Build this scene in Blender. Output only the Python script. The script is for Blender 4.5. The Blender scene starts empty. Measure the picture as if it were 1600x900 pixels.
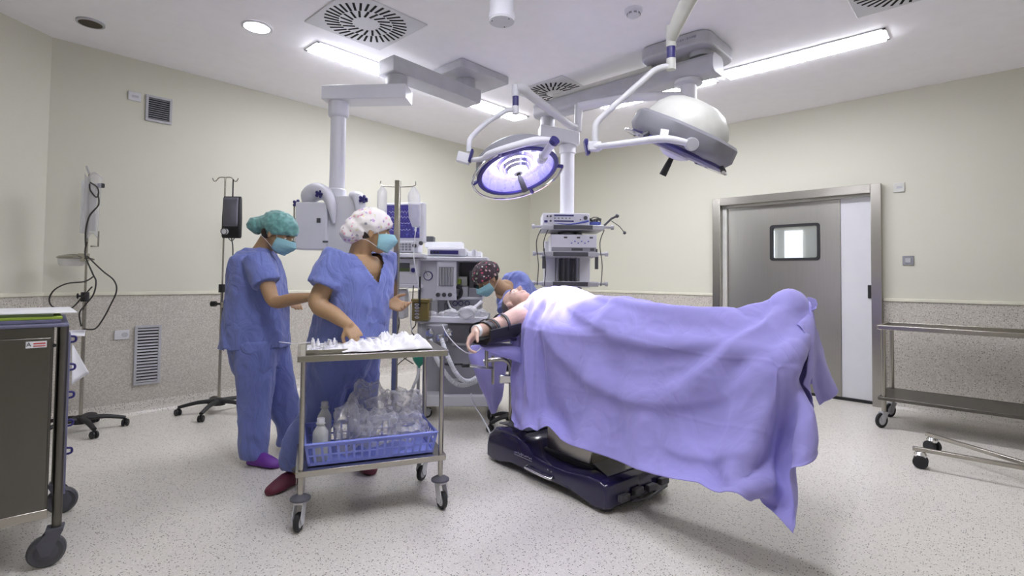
import bpy, bmesh, math, random
import numpy as np
from mathutils import Vector, Matrix, noise
random.seed(7)
SC = bpy.context.scene
COL = SC.collection
V = Vector
PI = math.pi; ZU = V((0, 0, 1))
# ---------------------------------------------------------------- camera
FPX, YAW, PITCH, ROLL, CYP, CAMH = 808.44, .75371, .0313, .0114, 409.66, 1.1796
cF = V((math.cos(YAW)*math.cos(PITCH), math.sin(YAW)*math.cos(PITCH), math.sin(PITCH)))
cR = V((math.sin(YAW), -math.cos(YAW), 0)); cU = cR.cross(cF)
rR = cR*math.cos(ROLL)+cU*math.sin(ROLL); rU = cU*math.cos(ROLL)-cR*math.sin(ROLL)
fF = cF.copy(); fF.z = 0; fF.normalize()
cam = bpy.data.objects.new('camera', bpy.data.cameras.new('camera')); COL.objects.link(cam)
m = Matrix((rR, rU, -cF)).transposed().to_4x4(); m.translation = V((0, 0, CAMH)); cam.matrix_world = m
cam.data.sensor_width = 36; cam.data.lens = FPX/1600*36; cam.data.shift_y = (CYP-450)/1600
cam.data.clip_start = .05
SC.camera = cam
SC.view_settings.view_transform = 'Standard'; SC.view_settings.look = 'None'
SC.view_settings.gamma = 1; SC.view_settings.use_curve_mapping = False
SC.view_settings.exposure = 0.76
LIGHT = 26.0          # ceiling luminaires
w = bpy.data.worlds.new('world'); SC.world = w; w.use_nodes = True
w.node_tree.nodes['Background'].inputs[0].default_value = (.8, .85, 1, 1)
w.node_tree.nodes['Background'].inputs[1].default_value = .05

def pt(px, py, d=None, z=None, X=None, Y=None):
    """point of the room seen at a place of the photograph, at depth d or on a plane"""
    u = (px-800)/FPX; v = -(py-CYP)/FPX
    D = cF+rR*u+rU*v
    if z is not None: t = (z-CAMH)/D.z
    elif X is not None: t = X/D.x
    elif Y is not None: t = Y/D.y
    else: t = d
    return V((0, 0, CAMH))+D*t
def floor_pt(px, py): return pt(px, py, z=0)

# ---------------------------------------------------------------- materials
def new_mat(name):
    m = bpy.data.materials.new(name); m.use_nodes = True
    return m, m.node_tree.nodes, m.node_tree.links, m.node_tree.nodes['Principled BSDF']
def setp(p, **k):
    for a, b in k.items():
        a = {'base': 'Base Color', 'rough': 'Roughness', 'metal': 'Metallic', 'spec': 'Specular IOR Level', 'trans': 'Transmission Weight',
             'alpha': 'Alpha', 'ecol': 'Emission Color', 'estr': 'Emission Strength', 'coat': 'Coat Weight', 'sss': 'Subsurface Weight',
             'ior': 'IOR', 'sheen': 'Sheen Weight', 'aniso': 'Anisotropic'}[a]
        if a in ('Base Color', 'Emission Color'): b = (*b, 1)
        p.inputs[a].default_value = b
def srgb(r, g, b):
    f = lambda c: c/12.92 if c <= .04045 else ((c+.055)/1.055)**2.4
    return (f(r/255), f(g/255), f(b/255))
def coords(N, L, scale=(1, 1, 1), kind='Object', rot=(0, 0, 0)):
    tc = N.new('ShaderNodeTexCoord'); mp = N.new('ShaderNodeMapping'); mp.inputs['Scale'].default_value = scale
    mp.inputs['Rotation'].default_value = rot
    L.new(tc.outputs[kind], mp.inputs['Vector']); return mp.outputs['Vector']
def noise_tex(N, L, vec, scale, detail=3, rough=.5, dist=0):
    n = N.new('ShaderNodeTexNoise'); n.inputs['Scale'].default_value = scale; n.inputs['Detail'].default_value = detail
    n.inputs['Roughness'].default_value = rough; n.inputs['Distortion'].default_value = dist
    L.new(vec, n.inputs['Vector']); return n.outputs['Fac']
def ramp(N, L, fac, stops):
    r = N.new('ShaderNodeValToRGB'); e = r.color_ramp.elements
    while len(e) < len(stops): e.new(.5)
    for i, (p, c) in enumerate(stops): e[i].position = p; e[i].color = (*c, 1) if len(c) == 3 else c
    L.new(fac, r.inputs[0]); return r.outputs[0]
def bump(N, L, p, fac, strength=.3, dist=.01):
    b = N.new('ShaderNodeBump'); b.inputs['Strength'].default_value = strength; b.inputs['Distance'].default_value = dist
    L.new(fac, b.inputs['Height']); L.new(b.outputs[0], p.inputs['Normal']); return b
def plain(name, col, rough=.5, metal=0, bmp=0, bscale=60, var=.06, **k):
    m, N, L, p = new_mat(name); setp(p, base=col, rough=rough, metal=metal, **k)
    vec = coords(N, L); n = noise_tex(N, L, vec, bscale if bmp else 9, 3)
    lo = tuple(c*(1-var) for c in col); hi = tuple(min(1, c*(1+var)) for c in col)
    L.new(ramp(N, L, n, [(.3, lo), (.7, hi)]), p.inputs['Base Color'])
    if bmp: bump(N, L, p, n, bmp, .004)
    return m
def brushed(name, col, rough, stretch=(1, 1, 60), scale=12, amt=.12):
    m, N, L, p = new_mat(name); setp(p, base=col, rough=rough, metal=1)
    vec = coords(N, L, stretch); n = noise_tex(N, L, vec, scale, 4, .6)
    mr = N.new('ShaderNodeMapRange'); mr.inputs['To Min'].default_value = rough-amt*.5; mr.inputs['To Max'].default_value = rough+amt
    L.new(n, mr.inputs[0]); L.new(mr.outputs[0], p.inputs['Roughness'])
    bump(N, L, p, n, .06, .002)
    return m
M = {}
def speckle(name, base, light, dark, s1=330, s2=150, rough=.35, bias=0, thr=.80):
    m, N, L, p = new_mat(name); setp(p, rough=rough)
    vec = coords(N, L)
    cloud = noise_tex(N, L, vec, 2.2, 3)
    basec = ramp(N, L, cloud, [(.3, tuple(c*.94 for c in base)), (.7, base)])
    v1 = N.new('ShaderNodeTexVoronoi'); v1.inputs['Scale'].default_value = s1; L.new(vec, v1.inputs['Vector'])
    wn = N.new('ShaderNodeSeparateColor'); L.new(v1.outputs['Color'], wn.inputs[0])
    r = ramp(N, L, wn.outputs[0], [(0, (0, 0, 0)), (.62+bias, (0, 0, 0)), (.70+bias, (1, 1, 1)), (1, (1, 1, 1))])
    mx = N.new('ShaderNodeMix'); mx.data_type = 'RGBA'; L.new(r, mx.inputs['Factor']); L.new(basec, mx.inputs['A']); mx.inputs['B'].default_value = (*light, 1)
    v2 = N.new('ShaderNodeTexVoronoi'); v2.inputs['Scale'].default_value = s2; L.new(vec, v2.inputs['Vector'])
    s = N.new('ShaderNodeSeparateColor'); L.new(v2.outputs['Color'], s.inputs[0])
    th = N.new('ShaderNodeMath'); th.operation = 'GREATER_THAN'; th.inputs[1].default_value = thr; L.new(s.outputs[1], th.inputs[0])
    dd = N.new('ShaderNodeMath'); dd.operation = 'LESS_THAN'; dd.inputs[1].default_value = .33; L.new(v2.outputs['Distance'], dd.inputs[0])
    mu = N.new('ShaderNodeMath'); mu.operation = 'MULTIPLY'; L.new(th.outputs[0], mu.inputs[0]); L.new(dd.outputs[0], mu.inputs[1])
    m2 = N.new('ShaderNodeMix'); m2.data_type = 'RGBA'; L.new(mu.outputs[0], m2.inputs['Factor']); L.new(mx.outputs['Result'], m2.inputs['A']); m2.inputs['B'].default_value = (*dark, 1)
    L.new(m2.outputs['Result'], p.inputs['Base Color'])
    return m
M['floor'] = speckle('speckled_vinyl', (.68, .645, .585), (.78, .75, .69), (.10, .085, .07), 300, 118, .30, thr=.70)
M['wainscot'] = speckle('granite_panel', (.50, .465, .41), (.62, .59, .53), (.20, .17, .15), 170, 85, .34, -.06, .72)
M['wall'] = plain('cream_paint', (.63, .62, .525), .6, bmp=.03, bscale=120, var=.015)
M['ceiling'] = plain('ceiling_paint', (.93, .915, .95), .7, var=.015)
M['rail'] = plain('cream_trim', (.72, .70, .58), .45)
M['steel'] = brushed('brushed_steel', (.43, .41, .37), .22, amt=.08)
m_, N_, L_, p_ = new_mat('brushed_steel_sheet'); setp(p_, base=(.36, .35, .31), metal=1, rough=.3, aniso=.75)
p_.inputs['Anisotropic Rotation'].default_value = .25
tg_ = N_.new('ShaderNodeTangent'); tg_.direction_type = 'RADIAL'; tg_.axis = 'Z'; L_.new(tg_.outputs[0], p_.inputs['Tangent'])
L_.new(ramp(N_, L_, noise_tex(N_, L_, coords(N_, L_, (1, 40, .3)), 9, 4), [(.3, (.35, .34, .30)), (.7, (.38, .37, .33))]), p_.inputs['Base Color'])
M['steel_h'] = m_
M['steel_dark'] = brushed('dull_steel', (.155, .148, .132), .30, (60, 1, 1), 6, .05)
M['chrome'] = plain('chrome', (.72, .72, .74), .14, 1)
M['white'] = plain('white_plastic', (.70, .70, .76), .35, var=.015)
M['white2'] = plain('off_white_enamel', (.66, .66, .69), .4, var=.015)
M['cream_pl'] = plain('cream_enamel', (.60, .60, .56), .4)
M['lgrey'] = plain('light_grey_enamel', (.46, .46, .49), .42)
M['grey'] = plain('grey_enamel', (.27, .27, .30), .42)
M['lampgrey'] = plain('lamp_grey', (.24, .24, .27), .45)
M['dgrey'] = plain('dark_grey_plastic', (.07, .07, .08), .45)
M['black'] = plain('black_rubber', (.012, .012, .014), .5)
M['navy'] = plain('navy_gloss', (.016, .013, .055), .16, coat=.4)
M['navy_t'] = plain('navy_trim', (.03, .025, .16), .35)
M['blue_t'] = plain('blue_trim', (.10, .13, .50), .4)
M['rubbergrey'] = plain('grey_rubber', (.09, .09, .11), .55)
def cotton(name, col, k, sc=7, **kw):
    m, N, L, p = new_mat(name); setp(p, base=col, rough=.85, **kw); vec = coords(N, L, (1, 1, .55))
    n = N.new('ShaderNodeTexNoise'); n.inputs['Scale'].default_value = sc; n.inputs['Detail'].default_value = 3; n.inputs['Distortion'].default_value = 1.2; n.inputs['Roughness'].default_value = .45; L.new(vec, n.inputs['Vector'])
    a = N.new('ShaderNodeMath'); a.operation = 'SUBTRACT'; a.inputs[1].default_value = .5; L.new(n.outputs['Fac'], a.inputs[0]); b = N.new('ShaderNodeMath'); b.operation = 'ABSOLUTE'; L.new(a.outputs[0], b.inputs[0])
    f = noise_tex(N, L, coords(N, L), 320, 2); c = N.new('ShaderNodeMath'); c.operation = 'MULTIPLY_ADD'; c.inputs[1].default_value = .012; L.new(f, c.inputs[0]); L.new(b.outputs[0], c.inputs[2])
    bump(N, L, p, c.outputs[0], k, .045); return m
M['scrub'] = cotton('blue_scrub_cotton', (.16, .20, .50), .75, 8, sheen=.25)
M['drape'] = cotton('lavender_drape_cotton', (.325, .30, .67), .35, 4, sheen=.2)
M['skin_a'] = plain('skin_tan', (.42, .26, .14), .55, bmp=.1, bscale=120, sss=.08)
M['skin_b'] = plain('skin_olive', (.43, .27, .145), .55, bmp=.1, bscale=120, sss=.08)
M['skin_c'] = plain('skin_pale', (.62, .42, .33), .55, bmp=.1, bscale=120, sss=.08)
M['hair'] = plain('dark_hair', (.03, .018, .012), .6, bmp=.5, bscale=200)
M['hair_g'] = plain('grey_hair', (.13, .11, .10), .6, bmp=.5, bscale=200)
M['mask'] = plain('surgical_mask', (.27, .50, .55), .8, bmp=.2, bscale=200)
M['strap_w'] = plain('white_tape', (.8, .8, .8), .7)
M['purple_shoe'] = plain('purple_clog', (.16, .035, .33), .5)
M['red_shoe'] = plain('dark_red_clog', (.14, .02, .045), .5)
M['eye'] = plain('eye_white', (.7, .68, .65), .3)
M['iris'] = plain('eye_dark', (.03, .015, .01), .2)
M['gauze'] = plain('white_gauze', (.86, .85, .88), .9, bmp=.3, bscale=160, var=.02)
M['paper'] = plain('white_paper', (.8, .8, .82), .8, var=.02)
M['lime'] = plain('lime_folder', (.30, .42, .05), .6)
M['olive'] = plain('olive_folder', (.07, .10, .03), .6)
M['blue_folder'] = plain('slate_folder', (.15, .15, .24), .6)
M['basket'] = plain('blue_basket_plastic', (.24, .29, .78), .4)
M['greenbag'] = plain('green_rubber', (.015, .22, .15), .45)
M['cable'] = plain('dark_cable', (.035, .032, .03), .5)
M['hose'] = plain('pale_hose', (.62, .63, .66), .4)
M['red'] = plain('red_print', (.5, .03, .03), .5)
M['slot'] = plain('slot_black', (.004, .004, .004), .9)
M['rubber_strap'] = plain('black_leather', (.012, .01, .012), .45)
M['skinline'] = M['skin_a']
def glassy(name, col, alpha, rough=.1, edge=.5):
    m, N, L, p = new_mat(name); setp(p, base=col, rough=rough, spec=.8)
    tr = N.new('ShaderNodeBsdfTransparent'); tr.inputs[0].default_value = (min(1, col[0]+.25), min(1, col[1]+.25), min(1, col[2]+.25), 1)
    mx = N.new('ShaderNodeMixShader')
    lw = N.new('ShaderNodeLayerWeight'); lw.inputs[0].default_value = .35
    mr = N.new('ShaderNodeMapRange'); mr.inputs['To Min'].default_value = alpha; mr.inputs['To Max'].default_value = min(1, alpha+edge)
    L.new(lw.outputs['Facing'], mr.inputs[0]); L.new(mr.outputs[0], mx.inputs[0])
    L.new(tr.outputs[0], mx.inputs[1]); L.new(p.outputs[0], mx.inputs[2])
    L.new(mx.outputs[0], N['Material Output'].inputs['Surface'])
    return m
M['bag'] = glassy('clear_bag_plastic', (.74, .74, .80), .24, .28, .35)
M['clear'] = glassy('clear_plastic', (.80, .80, .84), .35, .12)
M['bottle'] = glassy('milky_bottle', (.72, .74, .72), .62, .2)
M['amber'] = glassy('amber_tank', (.20, .15, .04), .85, .15)
M['pane'] = glassy('window_pane', (.55, .58, .62), .18, .05)
def emit(name, col, s, base=(.8, .8, .8)):
    m, N, L, p = new_mat(name); setp(p, base=base, ecol=col, estr=s, rough=.4); return m
M['tube_light'] = None

# ---------------------------------------------------------------- mesh builder
def rotm(rx=0, ry=0, rz=0): return Matrix.Rotation(rz, 3, 'Z') @ Matrix.Rotation(ry, 3, 'Y') @ Matrix.Rotation(rx, 3, 'X')
def basis(axis, up=V((0, 0, 1))):
    z = V(axis).normalized(); up = V(up)
    if abs(z.dot(up)) > .97: up = V((1, 0, 0)) if abs(z.x) < .9 else V((0, 1, 0))
    x = up.cross(z).normalized(); y = z.cross(x)
    return Matrix((x, y, z)).transposed()
def crom(pts, n):
    P = [V(p) for p in pts]; out = []
    for i in range(len(P)-1):
        p0 = P[max(i-1, 0)]; p1 = P[i]; p2 = P[i+1]; p3 = P[min(i+2, len(P)-1)]
        for k in range(n):
            t = k/n
            out.append(.5*((2*p1)+(p2-p0)*t+(2*p0-5*p1+4*p2-p3)*t*t+(3*p1-p0-3*p2+p3)*t**3))
    out.append(P[-1]); return out
def lerps(vals, n):
    out = []
    for i in range(len(vals)-1):
        for k in range(n):
            t = k/n; t = t*t*(3-2*t)*.5+t*.5; out.append(vals[i]*(1-t)+vals[i+1]*t)
    out.append(vals[-1]); return out
class MB:
    def __init__(s): s.v = []; s.f = []; s.mi = []; s.uv = None
    def add(s, vs, fs, mi=0):
        b = len(s.v); s.v += [V(v) for v in vs]
        for f in fs: s.f.append([b+i for i in f]); s.mi.append(mi)
        return s
    def box(s, c, size, R=None, mi=0):
        c = V(c); hx, hy, hz = (a/2 for a in size); R = R or Matrix.Identity(3)
        vs = [c+R @ V((x, y, z)) for x in (-hx, hx) for y in (-hy, hy) for z in (-hz, hz)]
        return s.add(vs, [(0, 1, 3, 2), (4, 6, 7, 5), (0, 4, 5, 1), (2, 3, 7, 6), (0, 2, 6, 4), (1, 5, 7, 3)], mi)
    def rings(s, rings, caps=True, closed=False, mi=0):
        n = len(rings[0]); vs = [p for r in rings for p in r]; fs = []
        k = len(rings)
        for i in range(k if closed else k-1):
            a = i*n; b = ((i+1) % k)*n
            for j in range(n): fs.append((a+j, a+(j+1) % n, b+(j+1) % n, b+j))
        if caps and not closed: fs.append(tuple(range(n))[::-1]); fs.append(tuple(range((k-1)*n, k*n)))
        return s.add(vs, fs, mi)
    def cyl(s, a, b, r, r2=None, n=20, mi=0, caps=True):
        a = V(a); b = V(b); r2 = r if r2 is None else r2; B = basis(b-a)
        ring = lambda c, q: [c+B @ V((math.cos(2*PI*i/n)*q, math.sin(2*PI*i/n)*q, 0)) for i in range(n)]
        return s.rings([ring(a, r), ring(b, r2)], caps, mi=mi)
    def lathe(s, prof, c=(0, 0, 0), axis=(0, 0, 1), n=32, mi=0, sx=1, caps=True):
        B = basis(axis); c = V(c)
        return s.rings([[c+B @ V((math.cos(2*PI*i/n)*r*sx, math.sin(2*PI*i/n)*r, h)) for i in range(n)] for r, h in prof], caps, mi=mi)
    def ell(s, c, r, R=None, n=20, m=12, mi=0):
        R = R or Matrix.Identity(3); c = V(c); r = r if hasattr(r, '__len__') else (r, r, r)
        rg = []
        for k in range(m+1):
            t = PI*k/m; z = -math.cos(t); q = max(math.sin(t), .02)
            rg.append([c+R @ V((q*math.cos(2*PI*i/n)*r[0], q*math.sin(2*PI*i/n)*r[1], z*r[2])) for i in range(n)])
        return s.rings(rg, mi=mi)
    def tube(s, pts, r, n=10, mi=0, smooth=0, caps=True, flat=1, up=(0, 0, 1), round_ends=False):
        P = [V(p) for p in pts]; rr = list(r) if hasattr(r, '__len__') else [r]*len(P)
        if smooth: P = crom(P, smooth); rr = lerps(rr, smooth)
        T = [(P[min(i+1, len(P)-1)]-P[max(i-1, 0)]).normalized() for i in range(len(P))]
        if round_ends:
            def ends(P, T, rr, at):
                q = [(math.cos(a), math.sin(a)) for a in (math.radians(80), math.radians(50), math.radians(25))]
                return [(P+T*at*rr*sn, rr*cs) for cs, sn in q]
            e0 = ends(P[0], T[0], rr[0], -1); e1 = ends(P[-1], T[-1], rr[-1], 1)
            P = [a for a, _ in e0]+P+[a for a, _ in e1[::-1]]; rr = [b for _, b in e0]+rr+[b for _, b in e1[::-1]]
            T = [T[0]]*3+T+[T[-1]]*3
        B = basis(T[0], up); x = B.col[0].copy(); rg = []
        for i, p in enumerate(P):
            x = (x-T[i]*x.dot(T[i])); x = x.normalized() if x.length > 1e-6 else basis(T[i]).col[0].copy()
            y = T[i].cross(x)
            rg.append([p+x*(math.cos(2*PI*j/n)*rr[i])+y*(math.sin(2*PI*j/n)*rr[i]*flat) for j in range(n)])
        return s.rings(rg, caps, mi=mi)
    def ring_tube(s, c, R, r, axis=(0, 0, 1), n=40, m=8, mi=0, a0=0, a1=2*PI):
        B = basis(axis); c = V(c); full = abs(a1-a0-2*PI) < 1e-6; rg = []
        for i in range(n if full else n+1):
            a = a0+(a1-a0)*i/n; d = B @ V((math.cos(a), math.sin(a), 0)); z = B.col[2]
            rg.append([c+d*(R+r*math.cos(2*PI*j/m))+z*(r*math.sin(2*PI*j/m)) for j in range(m)])
        return s.rings(rg, not full, full, mi)
    def prism(s, poly, h0, h1, o=(0, 0, 0), R=None, mi=0):
        R = R or Matrix.Identity(3); o = V(o)
        return s.rings([[o+R @ V((x, y, h)) for x, y in poly] for h in (h0, h1)], mi=mi)
    def grid(s, P, mi=0):
        nu, nv = len(P), len(P[0]); vs = [p for r in P for p in r]
        return s.add(vs, [(i*nv+j, (i+1)*nv+j, (i+1)*nv+j+1, i*nv+j+1) for i in range(nu-1) for j in range(nv-1)], mi)
def rrect(w, h, r, n=5):
    out = []
    for cx, cy, a in ((w/2-r, h/2-r, 0), (-w/2+r, h/2-r, 90), (-w/2+r, -h/2+r, 180), (w/2-r, -h/2+r, 270)):
        for k in range(n+1):
            t = math.radians(a+90*k/n); out.append((cx+r*math.cos(t), cy+r*math.sin(t)))
    return out
def mesh_of(name, mb, mats, smooth=True, inv=None):
    me = bpy.data.meshes.new(name)
    vs = [inv @ v for v in mb.v] if inv else mb.v
    me.from_pydata([tuple(v) for v in vs], [], mb.f)
    for mt in (mats if isinstance(mats, (list, tuple)) else [mats]): me.materials.append(M[mt] if isinstance(mt, str) else mt)
    me.polygons.foreach_set('material_index', mb.mi)
    bm = bmesh.new(); bm.from_mesh(me); bmesh.ops.recalc_face_normals(bm, faces=bm.faces); bm.to_mesh(me); bm.free()
    if smooth:
        me.polygons.foreach_set('use_smooth', [True]*len(me.polygons))
        me.set_sharp_from_angle(angle=math.radians(38))
    me.update(); return me
def obj(name, mb, mats, parent=None, bevel=0, local=False, smooth=True, loc=None, seg=2):
    """one mesh object; coordinates are room coordinates unless local"""
    inv = None
    if parent is not None and not local: inv = parent.matrix_basis.inverted() if parent.parent is None else (parent.parent.matrix_basis @ parent.matrix_basis).inverted()
    if loc is not None and parent is None: inv = Matrix.Translation(-V(loc))
    o = bpy.data.objects.new(name, mesh_of(name, mb, mats, smooth, inv)); COL.objects.link(o)
    if parent is not None: o.parent = parent
    if loc is not None and parent is None: o.location = loc
    if bevel:
        b = o.modifiers.new('bevel', 'BEVEL'); b.width = bevel; b.segments = seg; b.limit_method = 'ANGLE'; b.angle_limit = math.radians(40)
    return o
def thing(name, label, cat, loc=(0, 0, 0), rz=0, group=None):
    o = bpy.data.objects.new(name, None); COL.objects.link(o); o.empty_display_size = .1
    o.location = V(loc); o.rotation_euler = (0, 0, rz); o.matrix_basis = Matrix.Translation(V(loc)) @ Matrix.Rotation(rz, 4, 'Z')
    o['label'] = label; o['category'] = cat
    if group: o['group'] = group
    return o
def tag(o, label, cat, group=None, kind=None):
    o['label'] = label; o['category'] = cat
    if group: o['group'] = group
    if kind: o['kind'] = kind
    return o
def struct(name, mb, mats, **k):
    o = obj(name, mb, mats, **k)
    if o.parent is None: o['kind'] = 'structure'
    return o
def dup(root, loc=None, rz=None, label=None, group=None):
    r = root.copy(); COL.objects.link(r)
    if loc is not None: r.location = loc
    if rz is not None: r.rotation_euler = (0, 0, rz)
    if label: r['label'] = label
    if group: r['group'] = group
    for ch in list(root.children):
        c = ch.copy(); COL.objects.link(c); c.parent = r
        for g in ch.children:
            d = g.copy(); COL.objects.link(d); d.parent = c
    return r
def solid(o, th, off=0):
    m = o.modifiers.new('solid', 'SOLIDIFY'); m.thickness = th; m.offset = off; return o
def text_mb(s, size, o, R, mi=0, depth=.0006):
    cu = bpy.data.curves.new('t', 'FONT'); cu.body = s; cu.size = size; cu.extrude = depth; cu.align_x = 'CENTER'; cu.align_y = 'CENTER'
    ob = bpy.data.objects.new('t', cu); COL.objects.link(ob); dg = bpy.context.evaluated_depsgraph_get()
    me = bpy.data.meshes.new_from_object(ob.evaluated_get(dg)); mb = MB()
    mb.add([V(o)+R @ v.co for v in me.vertices], [tuple(p.vertices) for p in me.polygons], mi)
    bpy.data.objects.remove(ob); bpy.data.curves.remove(cu); bpy.data.meshes.remove(me); return mb
def noisev(p, s, seed=0): return noise.noise_vector(V(p)*s+V((seed*7.1, seed*3.3, seed*1.7)))
# ---------------------------------------------------------------- room shell
HC, XD, YB, HD = 3.0, 6.05, 5.30, 1.004
CX0, CY0 = .43, 5.30
AX, AY = CX0-.784*2.3, CY0-.621*2.3
YN, XN = -1.6, AX
mb = MB(); mb.box(((XN+XD)/2, (YN+YB)/2, -.05), (XD-XN+.4, YB-YN+.4, .1)); struct('floor', mb, 'floor')
mb = MB(); mb.box(((XN+XD)/2, (YN+YB)/2, HC+.05), (XD-XN+.4, YB-YN+.4, .1)); struct('ceiling', mb, 'ceiling')
D1Y0, D1Y1, D1H = .80, 2.416, 2.13        # door opening with its frame
def wallseg(name, a, b, th=.14, z0=0, z1=HC, mat='wall', out=1):
    a = V((*a, 0)); b = V((*b, 0)); d = (b-a).normalized(); n = V((d.y, -d.x, 0))*out
    mb = MB(); mb.add([a+V((0, 0, z0)), b+V((0, 0, z0)), b+n*th+V((0, 0, z0)), a+n*th+V((0, 0, z0)),
                       a+V((0, 0, z1)), b+V((0, 0, z1)), b+n*th+V((0, 0, z1)), a+n*th+V((0, 0, z1))],
                      [(0, 1, 2, 3), (4, 7, 6, 5), (0, 4, 5, 1), (1, 5, 6, 2), (2, 6, 7, 3), (3, 7, 4, 0)])
    return mb
struct('wall_back', wallseg('w', (CX0-.02, YB), (XD+.14, YB), out=-1), 'wall')
mb = wallseg('w', (XD, YB), (XD, D1Y1), out=-1); q = wallseg('w', (XD, D1Y0), (XD, YN), out=-1); mb.add(q.v, q.f)
q = wallseg('w', (XD, D1Y1), (XD, D1Y0), z0=D1H, out=-1); mb.add(q.v, q.f); struct('wall_right', mb, 'wall')
struct('wall_left', wallseg('w', (AX, AY), (CX0, CY0), out=-1), 'wall')
struct('wall_side', wallseg('w', (AX, YN), (AX, AY), out=-1), 'wall')
struct('wall_front', wallseg('w', (XD+.14, YN), (AX-.14, YN), out=-1), 'wall')
# wainscot panels, cream rail and coved skirting
def wainscot(i, a, b, nrm):
    a = V((*a, 0)); b = V((*b, 0)); n = V((*nrm, 0)); d = (b-a).normalized()
    mb = MB(); L = (b-a).length; R = Matrix((d, n, V((0, 0, 1)))).transposed()
    mid = (a+b)/2
    mb.box(mid+n*.006+V((0, 0, HD/2)), (L, .012, HD), R); struct('trim_%d' % i, mb, 'wainscot')
    mb = MB(); mb.box(mid+n*.012+V((0, 0, HD+.014)), (L, .024, .03), R); struct('trim_%d' % (i+10), mb, 'rail', bevel=.005)
    mb = MB(); prof = [(.002, .11), (.0135, .11), (.015, .05), (.02, .027), (.034, .010), (.06, .0015), (.06, -.01), (.002, -.01)]
    mb.rings([[c+n*x+V((0, 0, z)) for x, z in prof] for c in (a, b)]); struct('baseboard_%s' % ['back', 'right', 'right_near', 'left', 'side'][i-1], mb, 'floor', smooth=False)
wainscot(1, (CX0, YB), (XD, YB), (0, -1))
wainscot(2, (XD, YB), (XD, D1Y1+.002), (-1, 0))
wainscot(3, (XD, D1Y0-.002), (XD, YN), (-1, 0))
wainscot(4, (CX0, CY0), (AX, AY), (.621, -.784))
wainscot(5, (AX, AY), (AX, YN), (1, 0))
# ---------------------------------------------------------------- sliding steel door
door = thing('door_1', 'brushed steel sliding door in a steel frame with a small black rimmed window', 'door', (XD, (D1Y0+D1Y1)/2, 0)); door['kind'] = 'structure'
del door['category']; del door['label']
FW = .10; FT = .085
mb = MB()
mb.box((XD+.05, D1Y1-FT/2, D1H/2), (.24, FT, D1H)); mb.box((XD+.05, D1Y0+FT/2, D1H/2), (.24, FT, D1H)); mb.box((XD+.05, (D1Y0+D1Y1)/2, D1H-FT/2), (.24, D1Y1-D1Y0-2*FT, FT))
struct('door_frame', mb, M['steel'], parent=door, bevel=.004)
yl, yr, ym = D1Y1-FT, D1Y0+FT, 1.155
mb = MB(); mb.box((XD+.045, (yl+yr)/2, (D1H-FT)-.012), (.09, yl-yr, .022)); mb.box((XD+.045, yl-.028, 1.02), (.09, .05, 2.03)); struct('door_jamb', mb, 'cream_pl', parent=door)
wy0, wy1, wz0, wz1 = 1.345, 1.81, 1.415, 1.785
leaf = MB(); xl = XD+.05
yA, yB2, z0, z1 = ym, yl-.055, .03, D1H-FT-.025
def holed(mb, x, th, y0, y1, z0, z1, hy0, hy1, hz0, hz1):
    mb.box((x, (y0+hy0)/2, (z0+z1)/2), (th, hy0-y0, z1-z0)); mb.box((x, (hy1+y1)/2, (z0+z1)/2), (th, y1-hy1, z1-z0))
    mb.box((x, (hy0+hy1)/2, (z0+hz0)/2), (th, hy1-hy0, hz0-z0)); mb.box((x, (hy0+hy1)/2, (hz1+z1)/2), (th, hy1-hy0, z1-hz1))
holed(leaf, xl, .04, yA, yB2, z0, z1, wy0, wy1, wz0, wz1); lf = struct('door_leaf', leaf, 'steel_h', parent=door, smooth=False)
mb = MB(); Rw = Matrix(((0, 0, 1), (1, 0, 0), (0, 1, 0)))
outer = rrect(wy1-wy0+.02, wz1-wz0+.02, .03); inner = rrect(wy1-wy0-.035, wz1-wz0-.035, .02)
cw = V((0, (wy0+wy1)/2, (wz0+wz1)/2))
rg = [[V((x, 0, 0))+cw+V((0, a, b)) for a, b in pl] for x, pl in ((xl-.012, outer), (xl-.028, outer), (xl-.028, inner), (xl+.02, inner))]
mb.rings(rg, caps=False); struct('window_rim', mb, 'black', parent=lf)
mb = MB(); mb.box(cw+V((xl, 0, 0)), (.006, wy1-wy0, wz1-wz0)); struct('window_pane', mb, 'pane', parent=lf)
mb = MB(); mb.box((xl+.005, (ym+yr)/2-.0, (z0+z1)/2+.005), (.03, ym-yr-.004, z1-z0+.01)); sp = struct('side_panel', mb, 'white2', parent=door)
mb = MB(); mb.box((xl-.018, yr+.028, 1.09), (.02, .03, .13)); struct('door_handle', mb, 'black', parent=door, bevel=.006)
mb = MB(); mb.box((xl, (yl+yr)/2, .014), (.05, yl-yr, .026)); struct('threshold', mb, 'black', parent=door)
# corridor seen through the small window
mb = MB(); mb.box((XD+2.2, 1.6, 1.5), (.1, 4, 3)); mb.box((XD+1.2, 1.6, -.05), (2.1, 4, .1)); mb.box((XD+1.2, 1.6, 2.75), (2.0, 3.9, .1)); mb.box((XD+1.2, -.4, 1.35), (2.1, .1, 2.7)); mb.box((XD+1.2, 3.6, 1.35), (2.1, .1, 2.7))
struct('wall_corridor', mb, 'wall')
a = pt(1226, 361, X=XD+2.12); b = pt(1254, 403, X=XD+2.12); mb = MB(); mb.box((XD+2.12, (a.y+b.y)/2, (a.z+b.z)/2-.3), (.03, a.y-b.y, a.z-b.z+.6)); M['win'] = emit('corridor_window', (.93, .94, 1), 1.1); struct('window_1', mb, M['win'])
a = pt(1202, 361, X=XD+2.12); b = pt(1210, 403, X=XD+2.12); mb = MB(); mb.box((XD+2.12, (a.y+b.y)/2+.15, (a.z+b.z)/2-.3), (.03, a.y-b.y+.3, a.z-b.z+.6)); struct('window_2', mb, M['win'])
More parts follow.
